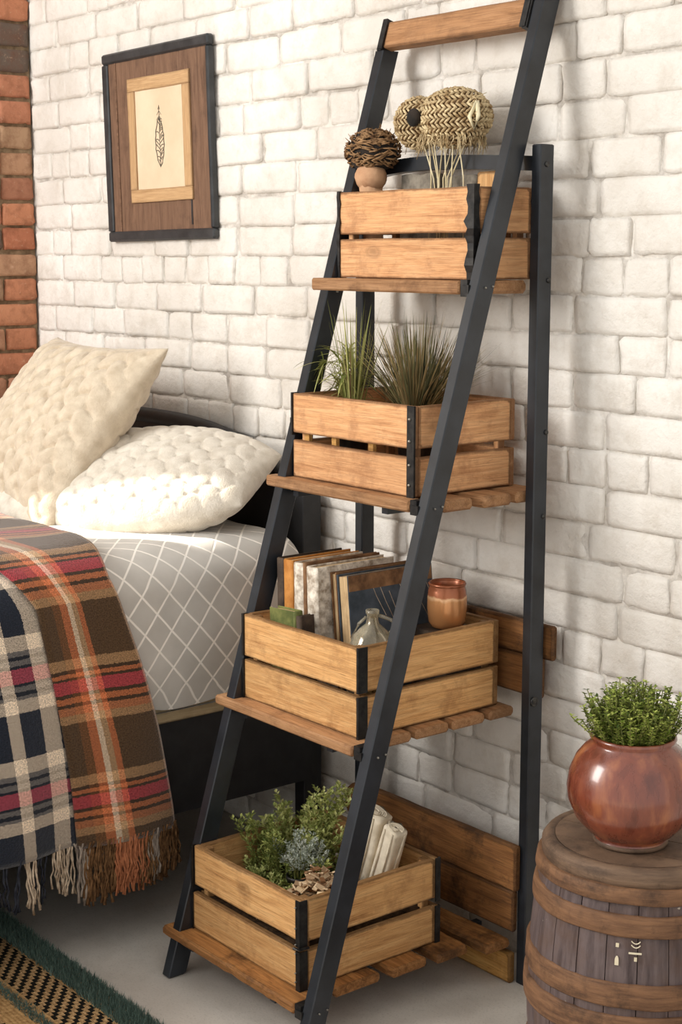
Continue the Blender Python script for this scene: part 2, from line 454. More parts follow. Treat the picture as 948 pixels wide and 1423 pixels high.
# curved cross bar between the rear posts
m = MB(); n = 14
for i in range(n + 1):
    u = i / n; x = -0.237 + 0.474 * u
    zc = 1.566 + 0.006 * math.sin(u * PI * 1.3) - 0.010 * (abs(2 * u - 1) ** 4) * (1 if u < 0.5 else 0.2)
    for dy, dz in ((-0.088, -0.013), (-0.066, -0.013), (-0.066, 0.013), (-0.088, 0.013)): m.v.append((x, dy, zc + dz))
for i in range(n):
    for k in range(4):
        k2 = (k + 1) % 4; m.f.append((i * 4 + k, (i + 1) * 4 + k, (i + 1) * 4 + k2, i * 4 + k2))
m.f += [(0, 1, 2, 3), tuple(range(n * 4, n * 4 + 4))[::-1]]
obj('cross_bar', m, 'black_paint', shelf)
# top rail with its end brackets
tilt = math.atan(LEAN)
rz = 1.8235
plank('top_rail', shelf, 0.398, 0.053, 0.024, (0.004, lean_y(rz) + 0.012, rz), (-tilt, 0, 0), 'rail_wood', ch=0.002)
for x in (-0.2035, 0.1995):
    m = MB(); m.box((0, 0, 0), (0.012, 0.034, 0.064)); m.box((0.004 if x < 0 else -0.004, -0.018, 0), (0.014, 0.003, 0.06))
    obj('bracket', m, 'black_metal', shelf, (x, lean_y(rz) + 0.014, rz), (-tilt, 0, 0))
m = MB()   # small white maker's squiggle high on the right leg
pts = [Vector((0, 0.004 * math.sin(t * 2.2), 0.010 * (t / 6 - 0.5))) for t in [i * 0.4 for i in range(16)]]
m.tube(pts, 0.0007, 4)
M['chalk'] = mat_noise('white_mark', srgb(215, 212, 205), srgb(235, 232, 226), 30, 0.8, 0)
obj('painted_mark', m, 'chalk', lg_r, (0.2302, lean_y(1.853) + 0.026, 1.853))

SHELVES = [  # top z, thickness, slat list (y0, y1, x1), wood
    (1.352, 0.024, [(-0.160, -0.062, 0.205)], 'shelf_wood'),
    (0.966, 0.021, [(-0.285, -0.214, 0.228), (-0.196, -0.122, 0.236), (-0.108, -0.030, 0.232)], 'shelf_wood'),
    (0.538, 0.019, [(-0.398, -0.318, 0.185), (-0.309, -0.226, 0.185), (-0.216, -0.132, 0.184), (-0.120, -0.054, 0.183)], 'shelf_wood'),
    (0.092, 0.019, [(-0.500, -0.392, 0.186), (-0.372, -0.284, 0.194), (-0.264, -0.182, 0.200), (-0.168, -0.102, 0.232)], 'old_wood'),
]
for si, (zt, th, slats, wood) in enumerate(SHELVES):
    yf = lean_y(zt) - 0.010
    fd = (slats[0][0] - 0.012 - yf) if si != 0 else 0.05
    xa, xb = (-0.243, 0.187)
    fb = plank('front_slat', shelf, xb - xa, fd, th, ((xa + xb) / 2, yf + fd / 2, zt - th / 2), FLAT, wood, ch=0.003 if si < 3 else 0.004, jag=0.0 if si < 3 else 0.006, seg=10 if si < 3 else 22)
    m = MB(); m.box((0, 0, 0), (0.017, 0.034, th + 0.006)); m.box((0.004, -0.016, -0.004), (0.02, 0.006, th - 0.004))
    obj('bracket', m, 'black_metal', shelf, (xb + 0.009, yf + 0.022, zt - th / 2 - 0.001))
    for (y0, y1, x1) in slats:
        x0 = -0.20 + random.Random(y0).uniform(-0.01, 0.01)
        plank('slat', shelf, x1 - x0, y1 - y0, th, ((x0 + x1) / 2, (y0 + y1) / 2, zt - th / 2 - 0.0005), FLAT, wood, ch=0.004 if si else 0.006, jag=0.0 if si < 3 else 0.008, seg=8 if si < 3 else 22)
    for x in ((-0.17, 0.10) if si else ()):      # bearers under the slats
        y1 = -0.06
        m = MB(); m.box((x, (yf + 0.02 + y1) / 2, zt - th - 0.008), (0.016, y1 - yf - 0.02, 0.0145))
        obj('bearer', m, 'black_paint', shelf)
# boards along the back
plank('back_board', shelf, 0.52, 0.092, 0.016, (-0.014, -0.100, 0.236), FRONT, 'back_wood', ch=0.003, roundend=0.05, seg=24)
plank('back_board', shelf, 0.47, 0.082, 0.014, (0.005, -0.0995, 0.147), FRONT, 'back_wood', ch=0.003)
plank('kick_board', shelf, 0.46, 0.062, 0.016, (0.006, -0.101, 0.031), FRONT, 'kick_wood', ch=0.003)
plank('back_board', shelf, 0.49, 0.066, 0.014, (0.030, -0.042, 0.676), FRONT, 'back_wood', ch=0.003)
plank('back_board', shelf, 0.46, 0.078, 0.014, (0.015, -0.042, 0.602), FRONT, 'back_wood', ch=0.003)

def bolt(parent, loc, axis='x', r=0.0045, mat='bolt'):
    m = MB(); m.lathe([(0.0, 0.004), (r * 0.6, 0.0038), (r, 0.002), (r, 0)], 10)
    rot = {'x': (0, R(90), 0), 'y': (R(90), 0, 0)}[axis]
    return obj('bolt', m, mat, parent, loc, rot, smooth=True)
for z, y in ((1.352, -0.066), (1.076, -0.064), (1.557, -0.076), (0.92, -0.066)): bolt(RP, (0.260, y, z), r=0.005)
m = MB(); m.lathe([(0.009, 0), (0.0095, 0.003), (0.007, 0.004), (0.006, 0.002), (0.0045, 0.003), (0.0, 0.0035)], 16)
obj('ring_bolt', m, 'bolt', RP, (0.260, -0.081, 0.568), (0, R(90), 0), smooth=True)
for z in (0.105, 0.545, 0.975, 1.36):
    bolt(lg_r, (0.230, lean_y(z) + 0.012, z - 0.02), r=0.0022, mat='steel'); bolt(lg_r, (0.230, lean_y(z) + 0.030, z - 0.018), r=0.0022, mat='steel')
    bolt(lg_l, (-0.193, lean_y(z) + 0.014, z - 0.034), r=0.003, mat='steel')

# ------------------------------------------------------------------ crates
def crate(label, loc, rz, W, D, H, gap, wood, style, T=0.012):
    c = thing('wooden_crate', label, 'crate', loc, rz, 'wooden crates on the ladder shelf')
    h1 = (H - gap) * 0.52; h0 = H - gap - h1
    zl, zu = h0 / 2 + 0.001, h0 + gap + h1 / 2
    off = 0.004 if style == 'split' else 0.0
    for (hh, zz, k) in ((h0, zl, off), (h1, zu, 0)):
        plank('front_plank', c, W - 0.002, hh, T, (0, -D / 2 + T / 2 - k, zz), FRONT, wood, warp=0.0014)
        plank('back_plank', c, W - 0.002, hh, T, (0, D / 2 - T / 2, zz), FRONT, wood)
        for s in (-1, 1):
            plank('side_plank', c, D - 2 * T - 0.002, hh, T, (s * (W / 2 - T / 2), 0, zz), SIDE, wood, warp=0.0014)
    nb = 3
    for i in range(nb):
        bw = (D - 2 * T - 0.008) / nb
        plank('base_board', c, W - 2 * T - 0.004, bw - 0.004, 0.008, (0, -D / 2 + T + 0.004 + bw * (i + 0.5), 0.006), FLAT, wood)
    for sx in (-1, 1):
        for sy in (-1, 1):
            plank('corner_post', c, H - 0.012, 0.016, 0.016, (sx * (W / 2 - T - 0.009), sy * (D / 2 - T - 0.009), H / 2 + 0.004), (0, R(90), 0), wood)
    if style == 'blocks':
        for bx in (-W / 2 + 0.03, -W / 2 + 0.115, -W / 2 + 0.225):
            m = MB(); m.box((bx, -D / 2 + T + 0.004, h0 + gap / 2), (0.014, 0.008, gap + 0.03))
            obj('spacer_block', m, 'kick_wood', c)
    def strip(name, sx, sy, z0, z1, wf, ws, rag=0.0):
        """angle strip round one vertical corner; wf on the front/back face, ws on the side face"""
        t = 0.0022; m = MB(); nseg = 14 if rag else 2
        x = sx * (W / 2 + 0.0004); y = sy * (D / 2 + 0.0004) + (-off if sy < 0 else 0)
        prev = None
        for i in range(nseg + 1):
            z = z0 + (z1 - z0) * i / nseg
            q = lambda a: rag * noise.noise(Vector((z * 60, a, sx * 3 + sy)))
            f = wf + q(1.0); s_ = ws + q(4.0); tt = t + abs(q(8.0)) * 0.7
            pts = [(x - sx * f, y), (x - sx * f, y + sy * tt), (x + sx * tt, y + sy * tt), (x + sx * tt, y - sy * s_), (x, y - sy * s_), (x, y)]
            for p in pts: m.v.append((p[0], p[1], z))
        for i in range(nseg):
            for k in range(6):
                k2 = (k + 1) % 6; m.f.append((i * 6 + k, i * 6 + k2, (i + 1) * 6 + k2, (i + 1) * 6 + k))
        m.f += [tuple(range(6)), tuple(range(nseg * 6, nseg * 6 + 6))]
        bm = m.mesh(name); b = bmesh.new(); b.from_mesh(bm); bmesh.ops.recalc_face_normals(b, faces=b.faces); b.to_mesh(bm); b.free()
        return obj(name, bm, 'black_metal', c)
    if style == 'ragged':
        strip('corner_strip', 1, -1, -0.012, H + 0.004, 0.015, 0.010, 0.012)
        strip('corner_strip', -1, -1, 0, H + 0.002, 0.005, 0.012, 0.005)
        strip('corner_strip', 1, 1, 0, H, 0.004, 0.010, 0.004)
    elif style == 'blocks':
        s1 = strip('corner_strip', 1, -1, 0.0, H + 0.001, 0.017, 0.002)
        for z in (0.14, 0.36, 0.62, 0.86):
            bolt(s1, (W / 2 - 0.008, -D / 2 - 0.0026, H * z), 'y', 0.003, 'steel')
        strip('corner_strip', -1, -1, H * 0.5, H + 0.001, 0.002, 0.016)
        m = MB(); m.box((-W / 2 - 0.004, -D / 2 + 0.008, H * 0.78), (0.006, 0.012, 0.05)); m.box((-W / 2 - 0.005, -D / 2 + 0.006, H * 0.66), (0.009, 0.010, 0.014))
        obj('latch', m, 'black_metal', c)
    elif style == 'plain':
        for sx, sy, f, s in ((1, -1, 0.003, 0.020), (-1, -1, 0.003, 0.012)):
            strip('corner_strip', sx, sy, 0, h0 + 0.001, f, s); strip('corner_strip', sx, sy, h0 + gap, H + 0.001, f, s)
    elif style == 'split':
        for sx, sy, f, s in ((1, -1, 0.010, 0.016), (1, 1, 0.003, 0.010), (-1, -1, 0.003, 0.010)):
            st = strip('corner_strip', sx, sy, 0, h0 + 0.001, f, s); strip('corner_strip', sx, sy, h0 + gap - 0.006, H + 0.001, f, s)
        for z in (0.1, 0.2, 0.42, 0.52, 0.7, 0.93):
            bolt(c, (W / 2 - 0.007, -D / 2 - 0.0068, H * z), 'y', 0.0016, 'steel')
        m = MB(); m.tube([(W / 2 - 0.012, -D / 2 - 0.009, h0 + 0.006), (W / 2 + 0.004, -D / 2 - 0.008, h0 + 0.008), (W / 2 + 0.006, -D / 2 + 0.012, h0 + 0.008)], 0.0028, 6)
        obj('clasp', m, 'bolt', c)
    return c
CR = {}
CR[1] = crate('reddish wooden crate with ragged black corner strips on the top tier of the shelf', (0.002, -0.1135, 1.352), 0, 0.384, 0.153, 0.166, 0.010, 'crate_wood_red', 'ragged')
CR[2] = crate('wooden crate with riveted black corner strip holding grasses on the second tier from top', (-0.011, -0.1790, 0.966), R(0.0), 0.360, 0.254, 0.165, 0.016, 'crate_wood_red', 'blocks')
CR[3] = crate('wooden crate holding books and a glass jug on the third tier from top', (-0.016, -0.252, 0.538), R(0.4), 0.352, 0.352, 0.168, 0.008, 'crate_wood', 'plain')
CR[4] = crate('wooden crate with wide dark plank gap holding herbs on the lowest tier', (-0.018, -0.387, 0.092), R(0.0), 0.346, 0.330, 0.170, 0.016, 'crate_wood', 'split')

# ------------------------------------------------------------------ bed
BX = -0.425           # the bed's side towards the shelf
BL = -2.15            # foot end (outside the picture)
M['bed_black'] = mat_noise('black_bed_frame', srgb(26, 26, 28), srgb(38, 38, 40), 20, 0.55, 0.1, 80)
M['bed_wood'] = mat_wood('pale_bed_slat', srgb(206, 184, 150), srgb(188, 164, 128), srgb(150, 124, 92), knots=0.15, stain=0.2)
bed = thing('bed', 'black framed bed with low arched headboard against the white brick wall', 'bed')
m = MB(); n = 26; x0, x1 = -1.77, -0.478
for i in range(n + 1):      # arched headboard panel
    u = i / n; x = x0 + (x1 - x0) * u; q = abs(2 * u - 1)
    zt = 0.875 + 0.135 * (1 - q ** 2.6)
    for y, z in ((-0.062, 0.30), (-0.062, zt - 0.03), (-0.026, zt - 0.03), (-0.026, 0.30)): m.v.append((x, y, z))
for i in range(n):
    for k in range(4):
        k2 = (k + 1) % 4; m.f.append((i * 4 + k, (i + 1) * 4 + k, (i + 1) * 4 + k2, i * 4 + k2))
m.f += [(0, 1, 2, 3), tuple(range(n * 4, n * 4 + 4))[::-1]]
hb = obj('headboard', m, 'bed_black', bed)
m = MB(); pts = []
for i in range(n + 1):
    u = i / n; q = abs(2 * u - 1); pts.append((x0 + (x1 - x0) * u, -0.046, 0.875 + 0.135 * (1 - q ** 2.6) - 0.018))
m.tube(pts, 0.022, 10)
obj('headboard_rail', m, 'bed_black', hb, smooth=True)
for x in (x0 + 0.012, x1 - 0.002): obj('bed_post', post(x - 0.018, x + 0.018, -0.075, -0.024, 0, 0.872), 'bed_black', bed)
m = MB(); m.box((BX - 0.012, (BL - 0.08) / 2, 0.335), (0.024, -BL - 0.08, 0.205)); obj('side_rail', m, 'bed_black', bed)
m = MB(); m.box((-1.775, (BL - 0.08) / 2, 0.335), (0.024, -BL - 0.08, 0.205)); obj('side_rail', m, 'bed_black', bed)
m = MB(); m.box((-1.10, BL, 0.30), (1.37, 0.03, 0.30)); obj('footboard', m, 'bed_black', bed)
for x in (BX - 0.03, -1.76): obj('leg', post(x - 0.025, x + 0.025, BL - 0.02, BL + 0.03, 0, 0.3), 'bed_black', bed)
m = MB(); m.box((-1.10, (BL - 0.08) / 2, 0.26), (1.32, -BL - 0.10, 0.03)); obj('bed_base', m, 'bed_black', bed)
plank('base_trim', bed, -BL - 0.09, 0.045, 0.03, (BX - 0.010, (BL - 0.085) / 2, 0.459), SIDE, 'bed_wood')

def mat_sheet():
    t = NT('grey_lattice_sheet')
    uv = t.n('ShaderNodeTexCoord').outputs['UV']
    sp = t.n('ShaderNodeSeparateXYZ'); t.link(uv, sp.inputs[0])
    wob = t.math('MULTIPLY', t.math('SUBTRACT', t.noise(uv, 9, 2), 0.5), 0.10)
    u = t.math('DIVIDE', sp.outputs[0], 0.066); v = t.math('DIVIDE', sp.outputs[1], 0.078)
    lines = None
    for op in ('ADD', 'SUBTRACT'):
        a = t.math('ADD', t.math(op, u, v), wob)
        fr = t.math('ABSOLUTE', t.math('SUBTRACT', t.math('FRACT', a), 0.5))
        l = t.ramp(fr, [(0.030, G(1)), (0.055, G(0))])
        lines = l if lines is None else t.mix(1.0, lines, l, 'LIGHTEN')
    fib = t.noise(uv, 420, 3, 0.6)
    base = t.ramp(t.noise(uv, 7, 4), [(0.35, srgb(186, 181, 173)), (0.65, srgb(204, 199, 191))])
    col = t.mix(lines, base, srgb(246, 240, 230))
    t.bump(t.math('ADD', t.math('MULTIPLY', lines, 0.6), t.math('MULTIPLY', fib, 0.3)), 0.35, 0.002)
    return t.out(col, 0.88, spec=0.15, sheen=0.2)
M['sheet'] = mat_sheet()
def arc_profile(xin, xe, ztop, zbot, rad, bulge=0.0, n1=14, n2=8, n3=16):
    """points from the bed's middle over the edge and down its side: list of (x, z)"""
    p = [(xin + (xe - rad - xin) * i / n1, ztop) for i in range(n1 + 1)]
    p += [(xe - rad + rad * math.sin(PI / 2 * i / n2), ztop - rad + rad * math.cos(PI / 2 * i / n2)) for i in range(1, n2 + 1)]
    p += [(xe + bulge * math.sin(PI * i / n3), ztop - rad + (zbot - ztop + rad) * i / n3) for i in range(1, n3 + 1)]
    return p
ZM = 0.800
prof = arc_profile(-1.10, BX + 0.02, ZM, 0.478, 0.10, 0.012, 16, 10, 14)
full = prof + []
m = MB(); m.uv = []
ny = 70; ys = [-0.085 + (BL + 0.17) * j / ny for j in range(ny + 1)]
# whole cross-section: right half mirrored about x=-1.10
sec = [(-2.165 - x, z) for x, z in prof[::-1]][:-1] + prof
arc = [0]
for a, b in zip(sec, sec[1:]): arc.append(arc[-1] + math.hypot(b[0] - a[0], b[1] - a[1]))
for j, y in enumerate(ys):
    e = min(1, (-0.085 - y) / 0.07); hd = (1 - math.sqrt(max(0, 1 - (1 - e) ** 2))) * 0.07 if e < 1 else 0
    for (x, z), a in zip(sec, arc):
        side = max(0, (ZM - 0.06 - z) / 0.26)
        wr = noise.noise(Vector((x * 6, y * 7, z * 5))) * 0.006 + noise.noise(Vector((x * 16, y * 15, z * 12))) * 0.0022
        hem = side * side * (0.012 * math.sin(y * 19) + 0.010 * noise.noise(Vector((y * 9, 3, 1))))
        xx = x + (1 if x > -1.1 else -1) * (wr * (side > 0) + 0.4 * hem) ; zz = z - hd * max(0.0, (z - 0.478) / (ZM - 0.478)) + wr * (0 if side > 0 else 1) + (hem * 1.1 if side > 0.9 else 0)
        m.v.append((xx, y, zz)); m.uv.append((y, a))
W_ = len(sec)
for j in range(ny):
    for i in range(W_ - 1): m.f.append((j * W_ + i, j * W_ + i + 1, (j + 1) * W_ + i + 1, (j + 1) * W_ + i))
m.f.append(tuple(range(W_))[::-1]); m.f.append(tuple(ny * W_ + i for i in range(W_)))
m.f.append((0, ny * W_, ny * W_ + W_ - 1, W_ - 1))
mt_ = obj('mattress', m, 'sheet', smooth=True); tag(mt_, 'mattress in a grey sheet with white diamond lattice', 'mattress')

# ------------------------------------------------------------------ plaid throws
def mat_plaid(name, warp, weft, pu, pv):
    t = NT(name); uv = t.n('ShaderNodeTexCoord').outputs['UV']
    wob = t.n('ShaderNodeVectorMath', operation='MULTIPLY_ADD')
    nn = t.n('ShaderNodeTexNoise'); t.link(uv, nn.inputs['Vector']); nn.inputs['Scale'].default_value = 220; nn.inputs['Detail'].default_value = 2
    t.link(nn.outputs['Color'], wob.inputs[0]); wob.inputs[1].default_value = (0.006, 0.006, 0); t.link(uv, wob.inputs[2])
    sp = t.n('ShaderNodeSeparateXYZ'); t.link(wob.outputs[0], sp.inputs[0])
    a = t.ramp(t.math('FRACT', t.math('DIVIDE', sp.outputs[0], pu)), warp, 'CONSTANT')
    b = t.ramp(t.math('FRACT', t.math('DIVIDE', sp.outputs[1], pv)), weft, 'CONSTANT')
    # twill: diagonal fine lines choose warp or weft
    sp2 = t.n('ShaderNodeSeparateXYZ'); t.link(uv, sp2.inputs[0])
    tw = t.math('FRACT', t.math('MULTIPLY', t.math('ADD', sp2.outputs[0], sp2.outputs[1]), 260))
    f = t.math('ADD', 0.36, t.math('MULTIPLY', t.math('GREATER_THAN', tw, 0.5), 0.28))
    col = t.mix(f, a, b)
    fuzz = t.noise(uv, 330, 3, 0.75)
    col = t.mix(0.75, col, t.mix(1.0, col, t.ramp(fuzz, [(0.32, G(0.25)), (0.68, G(1.75))]), 'MULTIPLY'))
    t.bump(t.math('ADD', fuzz, t.noise(uv, 120, 3)), 0.5, 0.003)
    return t.out(col, 0.95, spec=0.08, sheen=0.35)
nv, cr_, pk, bk, gr = srgb(30, 36, 48), srgb(232, 214, 190), srgb(190, 76, 92), srgb(18, 20, 26), srgb(130, 124, 118)
M['navy_plaid'] = mat_plaid('navy_plaid_wool',
    [(0.0, nv), (0.22, cr_), (0.46, nv), (0.74, cr_), (0.90, nv)],
    [(0.0, nv), (0.36, cr_), (0.47, gr), (0.50, bk), (0.535, gr), (0.575, bk), (0.60, pk), (0.72, bk), (0.745, gr), (0.79, bk), (0.82, gr), (0.86, cr_), (0.985, nv)], 0.165, 0.238)
br, og, rd, tn, dk = srgb(78, 58, 38), srgb(206, 118, 74), srgb(196, 60, 80), srgb(186, 146, 104), srgb(44, 28, 20)
M['rust_plaid'] = mat_plaid('rust_plaid_wool',
    [(0.0, tn), (0.03, br), (0.36, og), (0.41, srgb(196, 160, 120)), (0.455, srgb(250, 226, 196)), (0.50, og), (0.57, srgb(120, 76, 42)), (0.64, br), (0.86, srgb(118, 76, 44)), (0.955, tn)],
    [(0.0, br), (0.36, tn), (0.43, srgb(196, 120, 80)), (0.50, dk), (0.53, og), (0.58, dk), (0.61, rd), (0.72, dk), (0.745, og), (0.78, dk), (0.81, tn), (0.90, br)], 0.262, 0.238)
M['fringe_cream'] = mat_noise('cream_wool_strand', srgb(150, 130, 108), srgb(214, 196, 172), 60, 0.95, 0.3, 200, 0, 0.002, 0.1)
M['fringe_navy'] = mat_noise('navy_wool_strand', srgb(30, 32, 40), srgb(60, 62, 70), 60, 0.95, 0.3, 200, 0, 0.002, 0.1)
M['fringe_rust'] = mat_noise('rust_wool_strand', srgb(140, 86, 58), srgb(186, 120, 84), 60, 0.95, 0.3, 200, 0, 0.002, 0.1)
M['fringe_brown'] = mat_noise('brown_wool_strand', srgb(70, 48, 30), srgb(132, 98, 66), 60, 0.95, 0.3, 200, 0, 0.002, 0.1)
M['fringe_grey'] = mat_noise('grey_wool_strand', srgb(120, 108, 98), srgb(168, 154, 140), 60, 0.95, 0.3, 200, 0, 0.002, 0.1)

def throw(name, label, mat, yr, yl, zbot, xin, lift, v0, u0, tassels, seed, foldamp=0.008):
    """yr(s), yl(s): the two long borders as functions of the drop s (m below the mattress top, <0 on top)"""
    pr = arc_profile(xin, BX + 0.034 + lift, ZM + 0.012 + lift, zbot, 0.12, 0.010, 18, 12, 34)
    arc = [0]
    for a, b in zip(pr, pr[1:]): arc.append(arc[-1] + math.hypot(b[0] - a[0], b[1] - a[1]))
    tot = arc[-1]; iedge = 18
    m = MB(); m.uv = []; nu = 30
    rows = []
    for i, ((x, z), a) in enumerate(zip(pr, arc)):
        s = a - arc[iedge]
        row = []
        for k in range(nu + 1):
            u = k / nu
            y = yr(s) + (yl(s) - yr(s)) * u
            dr = max(0, s)
            fold = dr * foldamp * 2.2 * math.sin(y * 22 + dr * 2) + noise.noise(Vector((y * 6, dr * 3, 3))) * 0.010 * min(1, dr * 3 + 0.25)
            edge = -0.004 * (1 if k in (0, nu) else 0)
            p = (x + (fold + edge if s > 0.06 else 0), y, z + (noise.noise(Vector((x * 7, y * 7, 3))) * 0.006 + 0.003 + edge if s <= 0.06 else 0))
            row.append(p); m.v.append(p); m.uv.append((u0 + u * abs(yl(0.4) - yr(0.4)), (tot - a) + v0))
        rows.append(row)
    W2 = nu + 1
    for i in range(len(pr) - 1):
        for k in range(nu): m.f.append((i * W2 + k, i * W2 + k + 1, (i + 1) * W2 + k + 1, (i + 1) * W2 + k))
    me = m.mesh(name, True)
    root = thing(name, label, 'blanket')
    b = obj('cloth', me, mat, root)
    sm = b.modifiers.new('thick', 'SOLIDIFY'); sm.thickness = 0.006; sm.offset = 1
    last = rows[-1]; rg = random.Random(seed)
    for (u, mt2, nst, ln) in tassels:
        f = u * nu; k = min(int(f), nu - 1); q = f - k
        p = Vector(last[k]).lerp(Vector(last[k + 1]), q)
        t = MB()
        for j in range(nst):
            off = rg.uniform(-0.012, 0.012); L = ln * rg.uniform(0.82, 1.08); ph = rg.uniform(0, 6)
            sw = rg.uniform(-0.014, 0.014); pts = []; rr = rg.uniform(0.0014, 0.0026)
            for i in range(8):
                w_ = i / 7
                pts.append((rg.uniform(-0.002, 0.002) + 0.003 * math.sin(w_ * 7 + ph) + 0.002, off * (1 - 0.35 * w_) + sw * w_ + 0.0022 * math.sin(w_ * 16 + ph), 0.012 - w_ * (L + 0.012)))
            t.tube(pts, [rr] * 7 + [rr * 1.5], 5)
        obj('tassel', t, mt2, root, p, smooth=True)
    return root
def lerp_tab(tab):
    def f(s):
        if s <= tab[0][0]: return tab[0][1]
        for (a, b), (c, d) in zip(tab, tab[1:]):
            if s <= c: return b + (d - b) * (s - a) / (c - a)
        return tab[-1][1]
    return f
# rust throw
rt = []
rg = random.Random(5)
for i in range(26):
    u = 0.015 + 0.97 * i / 25
    mt2 = 'fringe_rust' if 0.40 < u < 0.64 else ('fringe_grey' if (0.22 < u < 0.3 or u > 0.93) else 'fringe_brown')
    rt.append((u, mt2, 8, 0.085 * rg.uniform(0.85, 1.15) + 0.03 * u))
throw('throw_blanket', 'brown and rust plaid wool throw with pink stripes hanging over the bed side', 'rust_plaid',
      lerp_tab([(-0.6, -0.60), (-0.1, -0.575), (0.0, -0.60), (0.12, -0.61), (0.3, -0.56), (0.45, -0.522), (0.62, -0.485), (0.75, -0.462)]),
      lerp_tab([(-0.6, -0.98), (-0.1, -0.93), (0.0, -0.87), (0.16, -0.775), (0.32, -0.745), (0.515, -0.715), (0.7, -0.690)]), 0.228, -1.15, 0.012, 0.055, 0.0, rt, 3)
nt = []
for i in range(20):
    u = 0.02 + 0.96 * i / 19
    ph = ((u * 0.60) / 0.165) % 1
    mt2 = 'fringe_cream' if (0.18 < ph < 0.52 or 0.68 < ph < 0.92) else 'fringe_navy'
    nt.append((u, mt2, 8 if mt2 == 'fringe_cream' else 3, 0.095 * rg.uniform(0.9, 1.15)))
throw('throw_blanket', 'navy and cream checked wool throw with pink stripes and fringe on the bed', 'navy_plaid',
      lerp_tab([(-0.6, -0.90), (-0.1, -0.86), (0.0, -0.80), (0.16, -0.735), (0.32, -0.71), (0.5, -0.69), (0.7, -0.670)]),
      lerp_tab([(-0.6, -1.40), (0.7, -1.28)]), 0.235, -1.15, 0.002, 0.02, 0.0, nt, 8)

# ------------------------------------------------------------------ pillows
M['knit'] = mat_noise('cream_cable_knit', srgb(196, 179, 155), srgb(218, 203, 180), 30, 0.95, 0.6, 260, 0, 0.003, 0.08, sheen=0.3)
M['knit2'] = mat_noise('ivory_cable_knit', srgb(204, 193, 176), srgb(226, 217, 202), 30, 0.95, 0.6, 260, 0, 0.003, 0.08, sheen=0.3)
def cable(u, v, cw, pl, ex=0.5):
    """height 0..1 of a plaited cable knit; u, v in metres"""
    c = math.floor(u / cw); best = 0.0
    for ci in (c - 1, c, c + 1):
        uc = (ci + 0.5) * cw; sgn = 1 if ci % 2 else -1
        ph = 0.5 * pl * (ci % 2)
        r = math.floor((v - ph) / pl)
        for ri in (r - 1, r, r + 1):
            vc = (ri + 0.5) * pl + ph
            du = u - uc; dv = v - vc
            a = sgn * 0.5; x = du * math.cos(a) + dv * math.sin(a); y = -du * math.sin(a) + dv * math.cos(a)
            d = (x / (cw * 0.55)) ** 2 + (y / (pl * 0.60)) ** 2
            if d < 1: best = max(best, (1 - d) ** ex)
    return best
def pillow(name, label, a, b, T, loc, eul, mat, cw, pl, amp, n=110, pinch=0.10, plain=None, lens=0.0, ex=0.5):
    m = MB(); m.uv = []
    for side in (1, -1):
        base = len(m.v)
        for j in range(n + 1):
            v = j / n * 2 - 1
            for i in range(n + 1):
                u = i / n * 2 - 1
                x = a * u * (1 - pinch * (1 - v * v)); y = b * v * (1 - pinch * (1 - u * u)) * (1 - lens * abs(u) ** 2.6)
                h = T * (max(0, (1 - u * u)) * max(0, (1 - v * v))) ** 0.46
                h += 0.008 * noise.noise(Vector((u * 2, v * 2, side * 3 + a * 20))) * (1 - u ** 4) * (1 - v ** 4)
                e = min(1, 6 * min(1 - abs(u), 1 - abs(v)) + 0.0)
                k = cable(x + 0.011 * noise.noise(Vector((x * 9, y * 9, 1))), y + 0.011 * noise.noise(Vector((x * 9, y * 9, 4))), cw, pl, ex) * amp * e
                if plain: k *= plain(u, v)
                m.v.append((x, y, side * (h + k))); m.uv.append((x, y))
        W2 = n + 1
        for j in range(n):
            for i in range(n):
                q = (base + j * W2 + i, base + j * W2 + i + 1, base + (j + 1) * W2 + i + 1, base + (j + 1) * W2 + i)
                m.f.append(q if side > 0 else q[::-1])
    me = m.mesh(name, True)
    bm = bmesh.new(); bm.from_mesh(me); bmesh.ops.remove_doubles(bm, verts=bm.verts, dist=0.0004); bm.to_mesh(me); bm.free()
    for p in me.polygons: p.use_smooth = True
    o = obj(name, me, mat, None, loc, eul)
    return tag(o, label, 'pillow')
pillow('pillow', 'large cream cable-knit pillow tipped up at the left of the bed', 0.30, 0.255, 0.085,
       (-1.10, -0.345, 0.985), (R(52), R(0), R(-4)), 'knit', 0.043, 0.074, 0.017, n=190)
pillow('pillow', 'ivory quilted pillow lying flat beside the leaning cream pillow', 0.36, 0.205, 0.082,
       (-0.830, -0.300, 0.878), (R(25), R(-5), R(24)), 'knit2', 0.040, 0.058, 0.0085, n=190, pinch=0.03, lens=0.5, ex=0.36)

# ------------------------------------------------------------------ framed picture on the wall
M['frame_black'] = mat_noise('charcoal_frame', srgb(40, 42, 44), srgb(62, 63, 64), 20, 0.4, 0.15, 90)
M['mat_brown'] = mat_wood('brown_wood_mat', srgb(134, 100, 80), srgb(110, 80, 63), srgb(76, 54, 43), stain=0.5, knots=0.0)
M['mat_tan'] = mat_wood('tan_wood_mat', srgb(204, 164, 124), srgb(188, 148, 108), srgb(154, 114, 78), knots=0, stain=0.2, wear=0.3)
M['paper'] = mat_noise('aged_paper', srgb(216, 190, 158), srgb(228, 204, 174), 8, 0.9, 0.1, 100)
M['ink'] = mat_noise('grey_ink', srgb(70, 64, 54), srgb(104, 96, 82), 60, 0.9, 0)
PX0, PX1, PZ0, PZ1 = -1.372, -0.884, 1.432, 1.905
pic = thing('framed_picture', 'charcoal framed feather drawing in brown wooden mat on the white brick wall', 'picture', ((PX0 + PX1) / 2, -0.004, (PZ0 + PZ1) / 2))
pw, ph = PX1 - PX0, PZ1 - PZ0
fw, fd = 0.026, 0.020
